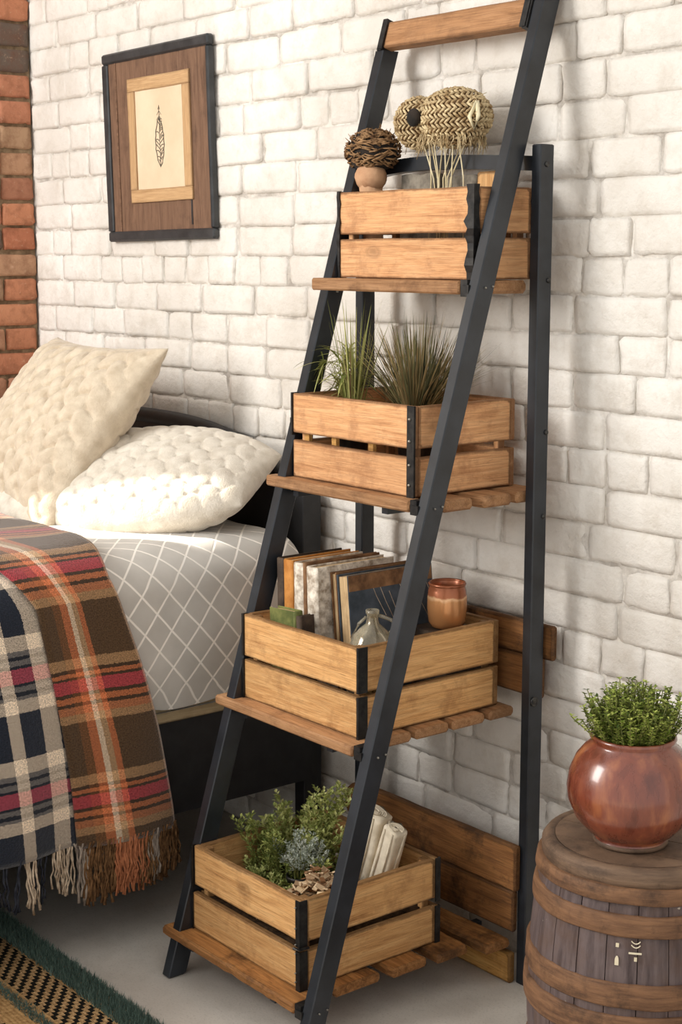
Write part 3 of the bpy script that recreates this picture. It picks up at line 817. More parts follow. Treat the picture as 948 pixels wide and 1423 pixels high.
pic.rotation_euler = (R(1.0), R(-0.6), 0)
plank('frame_side', pic, pw, fw, fd, (0, -fd / 2, ph / 2 - fw / 2), FRONT, 'frame_black', ch=0.004)
plank('frame_side', pic, pw, fw, fd, (0, -fd / 2, -ph / 2 + fw / 2), FRONT, 'frame_black', ch=0.004)
for s, w3 in ((-1, 0.026), (1, 0.012)): plank('frame_side', pic, ph - 2 * fw, w3, fd, (s * (pw / 2 - w3 / 2), -fd / 2, 0), (0, R(90), 0), 'frame_black', ch=0.003)
plank('mat_board', pic, ph - 2 * fw + 0.004, pw - 2 * fw + 0.018, 0.010, (0.007, -0.009, 0), (0, R(90), 0), 'mat_brown', ch=0.0005)
m = MB(); m.box((-pw / 2 + fw + 0.035, -0.0145, 0), (0.006, 0.003, ph - 2 * fw)); obj('mat_ridge', m, 'mat_brown', pic)
m = MB(); m.box((0.148, -0.0143, -0.14), (0.006, 0.0012, 0.12)); obj('mat_crack', m, 'frame_black', pic)
iw, ih = 0.282, 0.305; cz = 0.012; cxp = 0.018
for z in (ih / 2 - 0.016, -ih / 2 + 0.016): plank('inner_mat', pic, iw, 0.032, 0.006, (cxp, -0.0165, cz + z), FRONT, 'mat_tan', ch=0.001)
for s in (-1, 1): plank('inner_mat', pic, ih - 0.064, 0.032, 0.006, (cxp + s * (iw / 2 - 0.016), -0.0165, cz), (0, R(90), 0), 'mat_tan', ch=0.001)
m = MB(); m.box((cxp, -0.0150, cz), (iw - 0.06, 0.002, ih - 0.06)); pp = obj('print', m, 'paper', pic)
m = MB(); fy = -0.0163                     # feather drawing: outline, quill and barbs
oc = lambda t: 0.019 * math.sin(PI * min(1, t * 1.02)) ** 0.6
for s in (-1, 1):
    m.tube([(cxp + s * oc(i / 14) + 0.0015 * math.sin(i * 2.3), fy, cz - 0.068 + 0.118 * i / 14) for i in range(15)], 0.0014, 4)
m.tube([(cxp + 0.001 * math.sin(i), fy, cz - 0.070 + 0.146 * i / 10) for i in range(11)], 0.0008, 4)
rg = random.Random(4)
for i in range(24):
    s = rg.choice((-1, 1)); z = cz - 0.058 + 0.105 * i / 23; t = (z - cz + 0.068) / 0.118
    m.tube([(cxp, fy, z), (cxp + s * oc(t) * 0.5, fy, z + 0.006), (cxp + s * oc(t) * 0.9, fy, z + rg.uniform(0.004, 0.014))], 0.0011, 4)
for z, w2 in ((0.062, 0.010), (0.05, 0.012), (0.075, 0.004)):
    m.tube([(cxp - w2, fy, cz + z - 0.006), (cxp, fy, cz + z + 0.004), (cxp + w2, fy, cz + z - 0.006)], 0.0007, 4)
obj('feather_drawing', m, 'ink', pp)

# ------------------------------------------------------------------ woven nests in the top crate
M['straw'] = mat_noise('pale_straw', srgb(150, 122, 84), srgb(226, 206, 164), 50, 0.85, 0.3, 120, 0, 0.002, 0.2)
M['straw_dark'] = mat_noise('brown_straw', srgb(84, 60, 40), srgb(170, 134, 96), 50, 0.9, 0.3, 120, 0, 0.002, 0.15)
M['stalk'] = mat_noise('dry_stalk', srgb(214, 196, 152), srgb(238, 226, 190), 20, 0.8, 0.1, 60)
M['hollow_shade'] = mat_noise('painted_hollow_shade', srgb(22, 18, 14), srgb(44, 34, 26), 40, 0.95, 0.3)  # dark colour stands in for the shade inside a hollow
M['nut'] = mat_noise('tan_husk', srgb(176, 128, 92), srgb(214, 172, 134), 18, 0.8, 0.3, 60)
def woven(m, c, r, rg, rows, per, th, rot=None, skip=None, lift=0.0):
    """short plaited stitches laid over an ellipsoid, in offset rows"""
    for i in range(rows):
        th0 = PI * (i + 0.5) / rows
        cnt = max(5, int(per * math.sin(th0)))
        for k in range(cnt):
            a0 = 2 * PI * (k + 0.5 * (i % 2)) / cnt
            pts = []
            sl = 1 if (i % 2) else -1
            for q in (-1, -0.4, 0.4, 1):
                a = a0 + q * 2 * PI / cnt * 0.62; t = th0 + sl * q * PI / rows * 0.55
                bulge = 1 + (0.05 * (1 - q * q)) + lift + rg.uniform(-0.03, 0.03)
                d = Vector((math.sin(t) * math.cos(a) * r[0], math.sin(t) * math.sin(a) * r[1], math.cos(t) * r[2])) * bulge
                if rot: d = rot @ d
                pts.append(Vector(c) + d)
            if skip and skip(pts[1]): continue
            m.tube(pts, [th * 0.5, th, th, th * 0.5], 5)
rg = random.Random(21)
nest = thing('woven_nest', 'pale woven straw bird nest with dark hole standing on thin stalks', 'nest', (0.012, -0.098, 1.364))
zc = 1.650 - 1.364
body = MB(); body.ellipsoid((0.03, 0, zc), (0.078, 0.050, 0.050), 24, 14)
body.ellipsoid((-0.066, -0.004, zc - 0.004), (0.050, 0.040, 0.046), 20, 12)
nb = obj('nest_core', body, 'straw_dark', nest, smooth=True)
hole = Vector((-0.030, -0.050, zc + 0.002))
w1 = MB(); woven(w1, (0.03, 0, zc), (0.080, 0.052, 0.052), rg, 19, 44, 0.0026, skip=lambda p: (p - hole).length < 0.018)
woven(w1, (-0.066, -0.004, zc - 0.004), (0.051, 0.042, 0.047), rg, 15, 30, 0.0024, skip=lambda p: (p - hole).length < 0.020)
o = obj('woven_straw', w1, 'straw', nest, smooth=True); o['kind'] = 'stuff'
h = MB(); h.ellipsoid(hole, (0.017, 0.010, 0.017), 16, 10); obj('nest_hole_shade', h, 'hollow_shade', nest, smooth=True)  # solid dark plug; the shade of the opening is its colour
fz = MB()
for k in range(150):            # frayed straw skirt and ends
    a = rg.uniform(0, 2 * PI); x = 0.02 + 0.070 * math.cos(a); y = 0.044 * math.sin(a)
    z0 = zc - 0.030 + rg.uniform(-0.008, 0.008)
    fz.tube([(x, y, z0), (x * 1.05 + rg.uniform(-0.006, 0.006), y * 1.15, z0 - 0.014), (x * 1.05 + rg.uniform(-0.012, 0.012), y * 1.1 + rg.uniform(-0.006, 0.006), z0 - rg.uniform(0.018, 0.036))], [0.0011, 0.0009, 0.0004], 4)
for k in range(60):
    a = rg.uniform(0, 2 * PI); p = Vector((-0.066 + 0.05 * math.cos(a), -0.004 + 0.042 * math.sin(a) * rg.choice((0.4, 1)), zc - 0.004 + rg.uniform(-0.046, 0.04)))
    d = Vector((p.x + 0.066, p.y, p.z - zc)).normalized()
    fz.tube([p - d * 0.01, p + d * 0.006 + Vector((rg.uniform(-0.006, 0.006), rg.uniform(-0.006, 0.006), rg.uniform(-0.01, 0.002)))], [0.001, 0.0004], 4)
for k in range(16):
    z = zc + rg.uniform(-0.03, 0.035)
    fz.tube([(0.098, rg.uniform(-0.03, 0.01), z), (0.118 + rg.uniform(-0.006, 0.008), rg.uniform(-0.03, 0), z + rg.uniform(-0.014, 0.014))], [0.0012, 0.0005], 4)
o = obj('frayed_straw', fz, 'straw', nest, smooth=True); o['kind'] = 'stuff'
for k in range(11):
    x = -0.038 + 0.012 * k * 0.8 + rg.uniform(-0.006, 0.006); xb = 0.002 + (x - 0.002) * rg.uniform(-0.1, 1.1)
    if k == 9: xb = 0.075
    m = MB(); m.tube([(x * 1.1, rg.uniform(-0.025, 0.02), zc - 0.035), ((x + xb) / 2 + rg.uniform(-0.004, 0.004), -0.01, zc - 0.11), (xb, rg.uniform(-0.03, 0.0), 0.012)], [0.0013, 0.0014, 0.0011], 5)
    obj('stalk', m, 'stalk', nest, smooth=True)
m = MB(); m.tube([(0.108, -0.018, zc + 0.024), (0.114, -0.020, zc - 0.002), (0.106, -0.022, zc - 0.028), (0.101, -0.030, zc - 0.004), (0.108, -0.018, zc + 0.024)], 0.0042, 6)
obj('side_loop', m, 'stalk', nest, smooth=True)

cone = thing('woven_ball', 'small brown woven twig ball resting on a tan husk in the top crate', 'nest', (-0.165, -0.125, 1.364))
zc = 1.588 - 1.364
b = MB(); b.ellipsoid((0, 0, zc + 0.008), (0.056, 0.046, 0.040), 20, 12); obj('twig_core', b, 'hollow_shade', cone, smooth=True)  # dark core, shade between the twigs put into its colour
b = MB()
for k in range(330):
    d = Vector((rg.gauss(0, 1), rg.gauss(0, 1), rg.gauss(0, 1))).normalized()
    if d.z < -0.75: continue
    t = d.cross(Vector((rg.uniform(-0.5, 0.5), rg.uniform(-0.5, 0.5), 1))).normalized()
    p = Vector((d.x * 0.060, d.y * 0.049, d.z * 0.042 + zc + 0.010))
    L = rg.uniform(0.008, 0.017)
    b.tube([p - t * L - d * 0.004, p + d * 0.002, p + t * L - d * 0.003 + Vector((0, 0, rg.uniform(-0.004, 0.004)))], [0.0012, 0.0021, 0.0009], 5)
o = obj('woven_twigs', b, 'straw_dark', cone, smooth=True); o['kind'] = 'stuff'
b = MB()
for k in range(26):
    d = Vector((rg.gauss(0, 1), rg.gauss(0, 1), abs(rg.gauss(0, 1)))).normalized(); p = Vector((d.x * 0.058, d.y * 0.047, d.z * 0.041 + zc + 0.010))
    b.tube([p, p + d * rg.uniform(0.006, 0.014) + Vector((0, 0, 0.004))], [0.0012, 0.0005], 4)
o = obj('loose_twigs', b, 'straw_dark', cone, smooth=True); o['kind'] = 'stuff'
b = MB(); b.ellipsoid((0.006, -0.01, zc - 0.040), (0.034, 0.030, 0.030), 20, 14, lambda d: 0.07 * noise.noise(d * 3)); obj('husk', b, 'nut', cone, smooth=True)
b = MB(); b.tube([(0.006, 0, 0.0), (0.006, -0.004, zc * 0.4), (0.006, -0.01, zc - 0.055)], [0.022, 0.020, 0.024], 12); obj('husk_stem', b, 'nut', cone, smooth=True)

M['stone'] = mat_noise('grey_stone', srgb(92, 84, 74), srgb(158, 148, 132), 26, 0.9, 0.6, 60, 0, 0.006)
def rock(name, label, loc, size, seed, mat, cat):
    b = MB(); b.box((0, 0, size[2] / 2), size)
    me = b.mesh(name); bm = bmesh.new(); bm.from_mesh(me)
    bmesh.ops.subdivide_edges(bm, edges=bm.edges[:], cuts=5, use_grid_fill=True)
    for v in bm.verts:
        v.co += Vector((noise.noise(v.co * 25 + Vector((seed, 0, 0))), noise.noise(v.co * 25 + Vector((0, seed, 0))), noise.noise(v.co * 25 + Vector((0, 0, seed))))) * 0.006
        r = Vector((v.co.x / size[0] * 2, v.co.y / size[1] * 2, (v.co.z / size[2] - 0.5) * 2))
        if r.length > 1.25: v.co = Vector((v.co.x * (1 - 0.12 * (r.length - 1.25) / 0.5), v.co.y * (1 - 0.12 * (r.length - 1.25) / 0.5), v.co.z))
        v.co.z = max(0.0, v.co.z)
    bm.to_mesh(me); bm.free()
    for p in me.polygons: p.use_smooth = True
    return tag(obj(name, me, mat, None, loc), label, cat)
rock('stone_block', 'grey rough stone block standing behind the brown twig ball', (-0.072, -0.072, 1.364), (0.095, 0.044, 0.188), 3, 'stone', 'stone')
rock('dark_stone', 'dark grey stone standing behind the thin straw stalks', (0.042, -0.066, 1.364), (0.085, 0.038, 0.182), 9, 'stone', 'stone')
wb = tag(plank('wood_offcut', None, 0.18, 0.070, 0.026, (0.126, -0.075, 1.364 + 0.096), (0, R(90), 0), 'crate_wood', ch=0.003, jag=0.004, seg=14), 'short wooden offcut standing upright in the top crate right corner', 'wood')

# ------------------------------------------------------------------ grasses in the second crate
def mat_leaf(name, a, b, rough=0.55, tr=0.25):
    t = NT(name); c = t.coords('Object'); oi = t.n('ShaderNodeNewGeometry')
    col = t.ramp(oi.outputs['Random Per Island'], [(0.1, a), (0.9, b)])
    t.b.inputs['Subsurface Weight'].default_value = 0.0
    m_ = t.out(col, rough, spec=0.3)
    tn_ = t.n('ShaderNodeBsdfTranslucent'); t.link(col, tn_.inputs[0])
    mx = t.n('ShaderNodeMixShader'); mx.inputs[0].default_value = tr
    t.link(t.b.outputs[0], mx.inputs[1]); t.link(tn_.outputs[0], mx.inputs[2])
    t.link(mx.outputs[0], t.t.nodes['Material Output'].inputs['Surface'])
    return m_
M['grass_pale'] = mat_leaf('pale_grass', srgb(112, 120, 58), srgb(190, 188, 116))
M['grass_dark'] = mat_leaf('dark_grass', srgb(56, 60, 42), srgb(140, 134, 92))
M['grass_dry'] = mat_leaf('dry_grass', srgb(130, 110, 74), srgb(180, 158, 112))
M['soil'] = mat_noise('dark_soil', srgb(38, 28, 20), srgb(74, 56, 40), 60, 0.95, 0.8, 120, 0, 0.006, 0.1)
def blade(m, p, d, L, wd, droop, rg, seg=6):
    """a bent, tapering leaf blade with a shallow keel"""
    d = Vector(d).normalized(); s = d.cross(Vector((0, 0, 1)))
    if s.length < 0.05: s = Vector((1, 0, 0))
    s.normalize(); s = (s + Vector((rg.uniform(-0.5, 0.5), rg.uniform(-0.5, 0.5), 0))).normalized()
    p = Vector(p); b = len(m.v); cur = d.copy()
    for i in range(seg + 1):
        t = i / seg; w_ = wd * (0.55 + 0.9 * t) * (1 - t) ** 0.6 * 1.2 if t < 1 else 0.0001
        k = cur.cross(s).normalized() * w_ * 0.25
        m.v += [tuple(p - s * w_), tuple(p + k), tuple(p + s * w_)]
        p = p + cur * (L / seg); cur = (cur + Vector((0, 0, -droop / seg)) + d * Vector((1, 1, 0)).dot(Vector((abs(d.x), abs(d.y), 0))) * 0.0).normalized()
    for i in range(seg):
        q = b + i * 3
        m.f += [(q, q + 1, q + 4, q + 3), (q + 1, q + 2, q + 5, q + 4)]
rg = random.Random(77)
def grass(name, label, loc, blades, mats, potr, poth):
    g = thing(name, label, 'plant', loc)
    m = MB(); m.lathe([(potr * 0.78, 0), (potr, poth), (potr * 1.06, poth), (potr * 1.06, poth + 0.004), (potr * 0.92, poth + 0.004), (potr * 0.9, poth - 0.004)], 24); m.disc(potr * 0.78, 0, 24, flip=True)
    obj('pot', m, 'black_metal', g, smooth=True)
    m = MB(); m.disc(potr * 0.95, poth - 0.003, 24); obj('soil', m, 'soil', g)
    for nm, mt2, lst in zip(('foliage', 'dry_foliage'), mats, blades):
        m = MB()
        for a in lst: blade(m, *a, rg)
        o = obj(nm, m, mt2, g); o['kind'] = 'stuff'
    return g
bl = []; bd = []
for k in range(60):    # pale: upright stalks with arching narrow leaves
    a = rg.uniform(0, 2 * PI); r = rg.uniform(0, 0.014); lean = rg.uniform(0.03, 0.26)
    bl.append(((r * math.cos(a), r * math.sin(a), 0.095), (lean * math.cos(a), lean * math.sin(a), 1), rg.uniform(0.10, 0.25), rg.uniform(0.0012, 0.0024), rg.uniform(0.05, 0.6)))
for k in range(120):    # leaf fans up the stalks, thrown to the left
    h_ = rg.uniform(0.12, 0.22); a = rg.choice((PI + rg.gauss(0, 0.5), rg.uniform(0, 2 * PI))); lean = rg.uniform(0.5, 1.5)
    bl.append(((rg.uniform(-0.026, 0.012), rg.uniform(-0.01, 0.01), h_), (lean * math.cos(a), lean * math.sin(a), 0.9), rg.uniform(0.05, 0.10), rg.uniform(0.0018, 0.0034), rg.uniform(0.8, 2.4)))
for k in range(26):    # the drooping fan at the far left
    bl.append(((-0.062 + rg.uniform(-0.006, 0.006), -0.02, 0.214), (-0.8 + rg.uniform(-0.7, 0.9), rg.uniform(-0.5, 0.3), rg.uniform(-0.9, 0.6)), rg.uniform(0.05, 0.09), rg.uniform(0.0018, 0.0032), rg.uniform(0.5, 1.6)))
for k in range(4): bl.append(((0, 0, 0.10), (-0.52 + 0.05 * k, -0.12, 1), 0.135, 0.0018, 0.25))
for k in range(20):
    a = rg.uniform(0, 2 * PI); bd.append(((rg.uniform(-0.01, 0.01), rg.uniform(-0.01, 0.01), 0.09), (0.25 * math.cos(a), 0.25 * math.sin(a), 1), rg.uniform(0.08, 0.2), 0.0014, 0.2))
grass('grass_plant', 'pale green tufted grass plant at the left of the second crate', (-0.115, -0.215, 0.977), (bl, bd), ('grass_pale', 'grass_dry'), 0.032, 0.095)
bl = []; bd = []
for k in range(640):
    a = rg.uniform(0, 2 * PI); r = 0.034 * math.sqrt(rg.random()); lean = 1.25 * rg.random() ** 0.9
    v = (( r * math.cos(a), r * math.sin(a), 0.118), (lean * math.cos(a) * 1.15, lean * math.sin(a) * 0.7, 1), rg.uniform(0.09, 0.205), rg.uniform(0.0008, 0.0017), rg.uniform(0.0, 0.6))
    (bl if k % 5 < 3 else bd).append(v)
grass('grass_plant', 'dense dark spiky grass tuft in the middle of the second crate', (0.0, -0.150, 0.977), (bl, bd), ('grass_dark', 'grass_dry'), 0.042, 0.118)

# ------------------------------------------------------------------ books, jug and cup in the third crate
FL3 = 0.549
OX, OY = 0.032, -0.012
def cover_mat(name, a, b, rough=0.7, sc=30): return mat_noise(name, srgb(*a), srgb(*b), sc, rough, 0.25, 120, 0, 0.002, 0.3)
M['cv_dark'] = cover_mat('dark_brown_cover', (44, 34, 28), (86, 70, 56))
M['cv_orange'] = cover_mat('amber_cover', (176, 112, 48), (214, 150, 78))
M['cv_brown'] = cover_mat('worn_brown_cover', (96, 66, 42), (150, 110, 74))
M['cv_white'] = cover_mat('flecked_white_cover', (150, 132, 112), (240, 230, 214), 0.8, 60)
M['cv_blue'] = cover_mat('slate_blue_cover', (54, 62, 70), (78, 86, 96))
M['cv_green'] = cover_mat('olive_green_cloth', (82, 90, 46), (126, 128, 72))
def mat_pages():
    t = NT('aged_pages'); c = t.coords('Object', (1, 1, 1))
    mp = t.n('ShaderNodeMapping'); t.link(c, mp.inputs[0]); mp.inputs['Scale'].default_value = (900, 6, 6)
    n1 = t.noise(mp.outputs[0], 1.0, 3, 0.6); n2 = t.noise(c, 30, 4)
    col = t.ramp(n1, [(0.3, srgb(150, 118, 80)), (0.6, srgb(216, 186, 144))])
    col = t.mix(t.math('MULTIPLY', t.ramp(n2, [(0.5, G(0)), (0.7, G(1))]), 0.4), col, srgb(140, 108, 72))
    t.bump(n1, 0.4, 0.001)
    return t.out(col, 0.9, spec=0.1)
M['pages'] = mat_pages()
def book(label, loc, rot, T, H, D, cover, spine_front=True, pages='pages', grp=None):
    """upright book: thickness X, depth Y, height Z; spine on -Y if spine_front"""
    b = thing('book', label, 'book', (loc[0] + OX, loc[1] + OY, loc[2]), 0, grp); b.rotation_euler = rot
    ct = 0.003; s = -1 if spine_front else 1
    for sx in (-1, 1): plank('cover', b, D, H, ct, (sx * (T / 2 - ct / 2), 0, H / 2), SIDE, cover, ch=0.0008, warp=0.0006)
    m = MB(); n = 8
    for z in (0.0, 0.002, H - 0.002, H):            # slightly rounded spine
        k = 0.85 if z in (0.0, H) else 1
        for i in range(n + 1):
            a = PI * i / n
            m.v.append((-math.cos(a) * T / 2 * k, s * (D / 2 + math.sin(a) * 0.006 * k), z))
    for j in range(3):
        for i in range(n): m.f.append((j * (n + 1) + i, j * (n + 1) + i + 1, (j + 1) * (n + 1) + i + 1, (j + 1) * (n + 1) + i))
    for j in (0, 3): m.f.append(tuple(range(j * (n + 1), (j + 1) * (n + 1))))
    me = m.mesh('spine', True); obj('spine', me, cover, b)
    m = MB(); m.box((0, 0.001 * s, H / 2), (T - 2 * ct, D - 0.006, H - 0.008)); obj('pages', m, pages, b)
    return b
yb = -0.343
book('dark brown book at the left end of the row in the third crate', (-0.199, yb + 0.085, FL3), (0, R(-1), 0), 0.024, 0.262, 0.16, 'cv_dark')
book('amber orange spined book second in the row of the third crate', (-0.171, yb + 0.085, FL3), (0, R(-1), 0), 0.029, 0.263, 0.165, 'cv_orange')
book('flecked white spined book third in the row of the third crate', (-0.136, yb + 0.088, FL3), (0, R(-1), 0), 0.036, 0.262, 0.17, 'cv_white')
book('thin brown book between the two flecked white books', (-0.1105, yb + 0.09, FL3), (0, R(-1.5), 0), 0.012, 0.266, 0.18, 'cv_brown')
book('flecked white spined book fourth in the row with brown cover side', (-0.084, yb + 0.092, FL3), (0, R(-2), 0), 0.034, 0.262, 0.19, 'cv_white')
book('worn book showing cream page edges beside the slate blue book', (-0.040, yb + 0.125, FL3), (0, R(-6), 0), 0.018, 0.253, 0.20, 'cv_brown', False)
bb = book('thick book with slate blue cover and tan page tops', (-0.006, yb + 0.125, FL3 + 0.0015), (0, R(-6), 0), 0.034, 0.252, 0.21, 'cv_blue', False)
m = MB(); rg = random.Random(9)                       # loose chalk strokes on the blue cover
for k in range(7):
    y0 = -0.05 + 0.022 * k; z0 = 0.235 - 0.012 * (k % 3)
    m.tube([(0.0172, y0, z0), (0.0172, y0 + 0.012, z0 - 0.03), (0.0172, y0 + 0.034 + rg.uniform(-0.01, 0.01), z0 - 0.07)], 0.0006, 4)
obj('chalk_lines', m, 'fringe_cream', bb)
m = MB(); m.box((0.0172, 0, 0.236), (0.0012, 0.208, 0.030)); obj('title_band', m, 'cv_brown', bb)
book('small olive green cloth book in front of the white spined books', (-0.112, -0.389, FL3), (R(-3), 0, R(90)), 0.022, 0.182, 0.075, 'cv_green')
book('small dark book squeezed beside the olive green book', (-0.050, -0.386, FL3), (0, R(-4), 0), 0.014, 0.180, 0.03, 'cv_dark')

def mat_glass(name, col, rough=0.03):
    """thin blown glass: tinted see-through with fresnel reflections"""
    t = NT(name); fr = t.n('ShaderNodeFresnel'); fr.inputs[0].default_value = 1.5
    tr = t.n('ShaderNodeBsdfTransparent'); tr.inputs[0].default_value = col
    gl = t.n('ShaderNodeBsdfGlossy'); gl.inputs['Roughness'].default_value = rough
    mx = t.n('ShaderNodeMixShader'); t.link(t.math('MULTIPLY', fr.outputs[0], 1.3), mx.inputs[0]); t.link(tr.outputs[0], mx.inputs[1]); t.link(gl.outputs[0], mx.inputs[2])
    df = t.n('ShaderNodeBsdfTranslucent'); df.inputs[0].default_value = (0.95, 0.9, 0.76, 1); d2 = t.n('ShaderNodeBsdfDiffuse'); d2.inputs[0].default_value = (0.9, 0.84, 0.68, 1)  # cream diffuse paints in the pale light that fills the clear glass
    m2 = t.n('ShaderNodeMixShader'); m2.inputs[0].default_value = 0.5; t.link(df.outputs[0], m2.inputs[1]); t.link(d2.outputs[0], m2.inputs[2])
    m3 = t.n('ShaderNodeMixShader'); t.link(t.ramp(t.noise(t.coords('Object', rnd=False), 40, 3), [(0.4, G(0.10)), (0.7, G(0.32))]), m3.inputs[0]); t.link(mx.outputs[0], m3.inputs[1]); t.link(m2.outputs[0], m3.inputs[2])
    t.link(m3.outputs[0], t.t.nodes['Material Output'].inputs['Surface'])
    return t.m
M['jug_glass'] = mat_glass('pale_light_glass', (0.95, 0.90, 0.78, 1), 0.08)
M['label_paper'] = mat_noise('cream_label', srgb(206, 192, 160), srgb(226, 214, 186), 20, 0.8, 0.1)
jug = thing('glass_jug', 'clear round glass jug with short neck and handle in the third crate', 'jug', (0.070 + OX, -0.333 + OY, FL3))
pr = [(0.0, 0.002), (0.034, 0.0), (0.043, 0.006), (0.0455, 0.03), (0.0455, 0.115), (0.044, 0.135), (0.036, 0.158), (0.022, 0.172), (0.0125, 0.180), (0.0105, 0.188), (0.0105, 0.197), (0.0125, 0.199), (0.0125, 0.206)]
ins = [(max(0, r - 0.003), z + (0.004 if z < 0.01 else 0)) for r, z in pr[::-1]]
m = MB(); m.lathe(pr + [(0.0095, 0.206)] + ins[1:], 40); obj('jug_body', m, 'jug_glass', jug, smooth=True)
m = MB(); m.tube([(0.012 + 0.022 * math.sin(PI * i / 10) + 0.018 * i / 10, 0, 0.196 - 0.034 * i / 10 + 0.004 * math.sin(PI * i / 10)) for i in range(11)], 0.0035, 8); obj('handle', m, 'jug_glass', jug, (0, 0, 0), (0, 0, R(35)), smooth=True)
m = MB(); m.tube([(-0.012, 0, 0.192), (-0.026, 0, 0.178), (-0.040, 0, 0.150)], 0.0028, 8); obj('handle', m, 'jug_glass', jug, (0, 0, 0), (0, 0, R(35)), smooth=True)
m = MB()      # dried grass kept inside the jug
for k in range(46):
    a = rg.uniform(0, 2 * PI); r0 = 0.034 * math.sqrt(rg.random()); a2 = a + rg.uniform(-1.2, 1.2)
    m.tube([(r0 * math.cos(a), r0 * math.sin(a), 0.012), (r0 * 0.9 * math.cos((a + a2) / 2), r0 * 0.9 * math.sin((a + a2) / 2), 0.07), (r0 * 0.9 * math.cos(a2), r0 * 0.9 * math.sin(a2), rg.uniform(0.10, 0.14))], [0.0016, 0.0014, 0.0007], 4)
o = obj('dried_grass', m, 'stalk', jug, smooth=True); o['kind'] = 'stuff'

bx = thing('dark_box', 'dark brown box under the copper cup in the third crate', 'box', (0.062 + OX, -0.140 + OY, FL3))
m = MB(); m.box((0, 0, 0.066), (0.10, 0.090, 0.132)); obj('box_body', m, 'cv_dark', bx)
m = MB(); m.box((0, 0, 0.137), (0.104, 0.094, 0.010)); obj('box_lid', m, 'cv_dark', bx)
def mat_copper():
    t = NT('glazed_copper_clay'); c = t.coords('Object', rnd=False)
    sp = t.n('ShaderNodeSeparateXYZ'); t.link(c, sp.inputs[0])
    z = t.math('ADD', sp.outputs[2], t.math('MULTIPLY', t.math('SUBTRACT', t.noise(c, 40, 4), 0.5), 0.016))
    col = t.ramp(t.math('DIVIDE', z, 0.09), [(0.1, srgb(186, 128, 80)), (0.62, srgb(200, 142, 92)), (0.68, srgb(230, 184, 138)), (0.72, srgb(166, 100, 66)), (0.95, srgb(150, 88, 58))])
    t.bump(t.noise(c, 90, 3), 0.2, 0.002)
    return t.out(col, 0.26, 0.45, 0.6)
M['copper'] = mat_copper()
cup = thing('copper_cup', 'shiny copper glazed cup at the back corner of the third crate', 'cup', (0.062 + OX, -0.140 + OY, FL3 + 0.142))
m = MB(); m.lathe([(0.0, 0.0), (0.024, 0.0), (0.031, 0.004), (0.036, 0.014), (0.0385, 0.04), (0.038, 0.06), (0.0365, 0.074), (0.0345, 0.080), (0.0355, 0.086), (0.0345, 0.088), (0.032, 0.084), (0.033, 0.07), (0.033, 0.02), (0.0, 0.012)], 40)
obj('cup_body', m, 'copper', cup, smooth=True)
m = MB(); m.lathe([(0.0352, 0.083), (0.0368, 0.0865), (0.0352, 0.0895), (0.0330, 0.0865), (0.0352, 0.083)], 40); obj('cup_rim', m, 'copper', cup, smooth=True)

# ------------------------------------------------------------------ herbs and bundles in the lowest crate
FL4 = 0.103
M['leaf_herb'] = mat_leaf('herb_leaf', srgb(96, 112, 52), srgb(182, 186, 108))
M['leaf_light'] = mat_leaf('young_herb_leaf', srgb(146, 158, 84), srgb(208, 208, 140))
M['leaf_frost'] = mat_leaf('frosted_leaf', srgb(140, 150, 134), srgb(222, 226, 214))
M['stem_green'] = mat_noise('green_stem', srgb(86, 92, 44), srgb(128, 128, 66), 30, 0.7, 0.1)
M['chip'] = mat_leaf('bark_chip', srgb(122, 84, 52), srgb(226, 200, 162), 0.9, 0.0)
M['canvas'] = mat_noise('cream_canvas', srgb(196, 182, 158), srgb(228, 216, 194), 24, 0.9, 0.5, 160, 0, 0.002, 0.1)
def leaflet(m, p, d, up, L, wd):
    d = d.normalized(); s = d.cross(up)
    if s.length < 1e-3: s = Vector((1, 0, 0))
    s.normalize(); nrm = s.cross(d)
    b = len(m.v); p = Vector(p)
    m.v += [tuple(p), tuple(p + d * L * 0.5 + s * wd + nrm * wd * 0.3), tuple(p + d * L - nrm * wd * 0.4), tuple(p + d * L * 0.5 - s * wd + nrm * wd * 0.3)]
    m.f += [(b, b + 1, b + 2), (b, b + 2, b + 3)]
def sprig(ml, ms, p, d, L, droop, rg, n=16, leaf=0.012, wd=0.0026, sub=True):
    p = Vector(p); cur = Vector(d).normalized(); pts = [p.copy()]
    for i in range(n):
        p = p + cur * (L / n); cur = (cur + Vector((rg.uniform(-0.06, 0.06), rg.uniform(-0.06, 0.06), -droop / n))).normalized(); pts.append(p.copy())
        if i > n * 0.25:
            for k in range(4):
                a = rg.uniform(0, 2 * PI); o_ = Vector((math.cos(a), math.sin(a), rg.uniform(-0.2, 0.7)))
                dd = (o_ + cur * 0.8).normalized(); l2 = leaf * rg.uniform(1.0, 2.0) * (1.15 - 0.5 * i / n)
                if sub:
                    e = p + dd * l2; 
                    for q in (0.35, 0.6, 0.85, 1.0):
                        r_ = p.lerp(e, q); a2 = rg.uniform(0, 2 * PI)
                        leaflet(ml, r_, dd + Vector((math.cos(a2), math.sin(a2), 0.3)) * 0.8, Vector((0, 0, 1)), leaf * 0.75, wd)
                else: leaflet(ml, p, dd, Vector((0, 0, 1)), l2, wd)
    ms.tube(pts, [0.0014 * (1 - 0.7 * i / n) for i in range(n + 1)], 4)
rg = random.Random(31)
bedm = MB(); nn_ = 18
for j in range(nn_ + 1):
    for i in range(nn_ + 1):
        x = -0.196 + 0.330 * i / nn_; y = -0.537 + 0.30 * j / nn_
        bedm.v.append((x, y, 0.162 + 0.012 * noise.noise(Vector((x * 18, y * 18, 0)))))
for j in range(nn_):
    for i in range(nn_): q = j * (nn_ + 1) + i; bedm.f.append((q, q + 1, q + nn_ + 2, q + nn_ + 1))
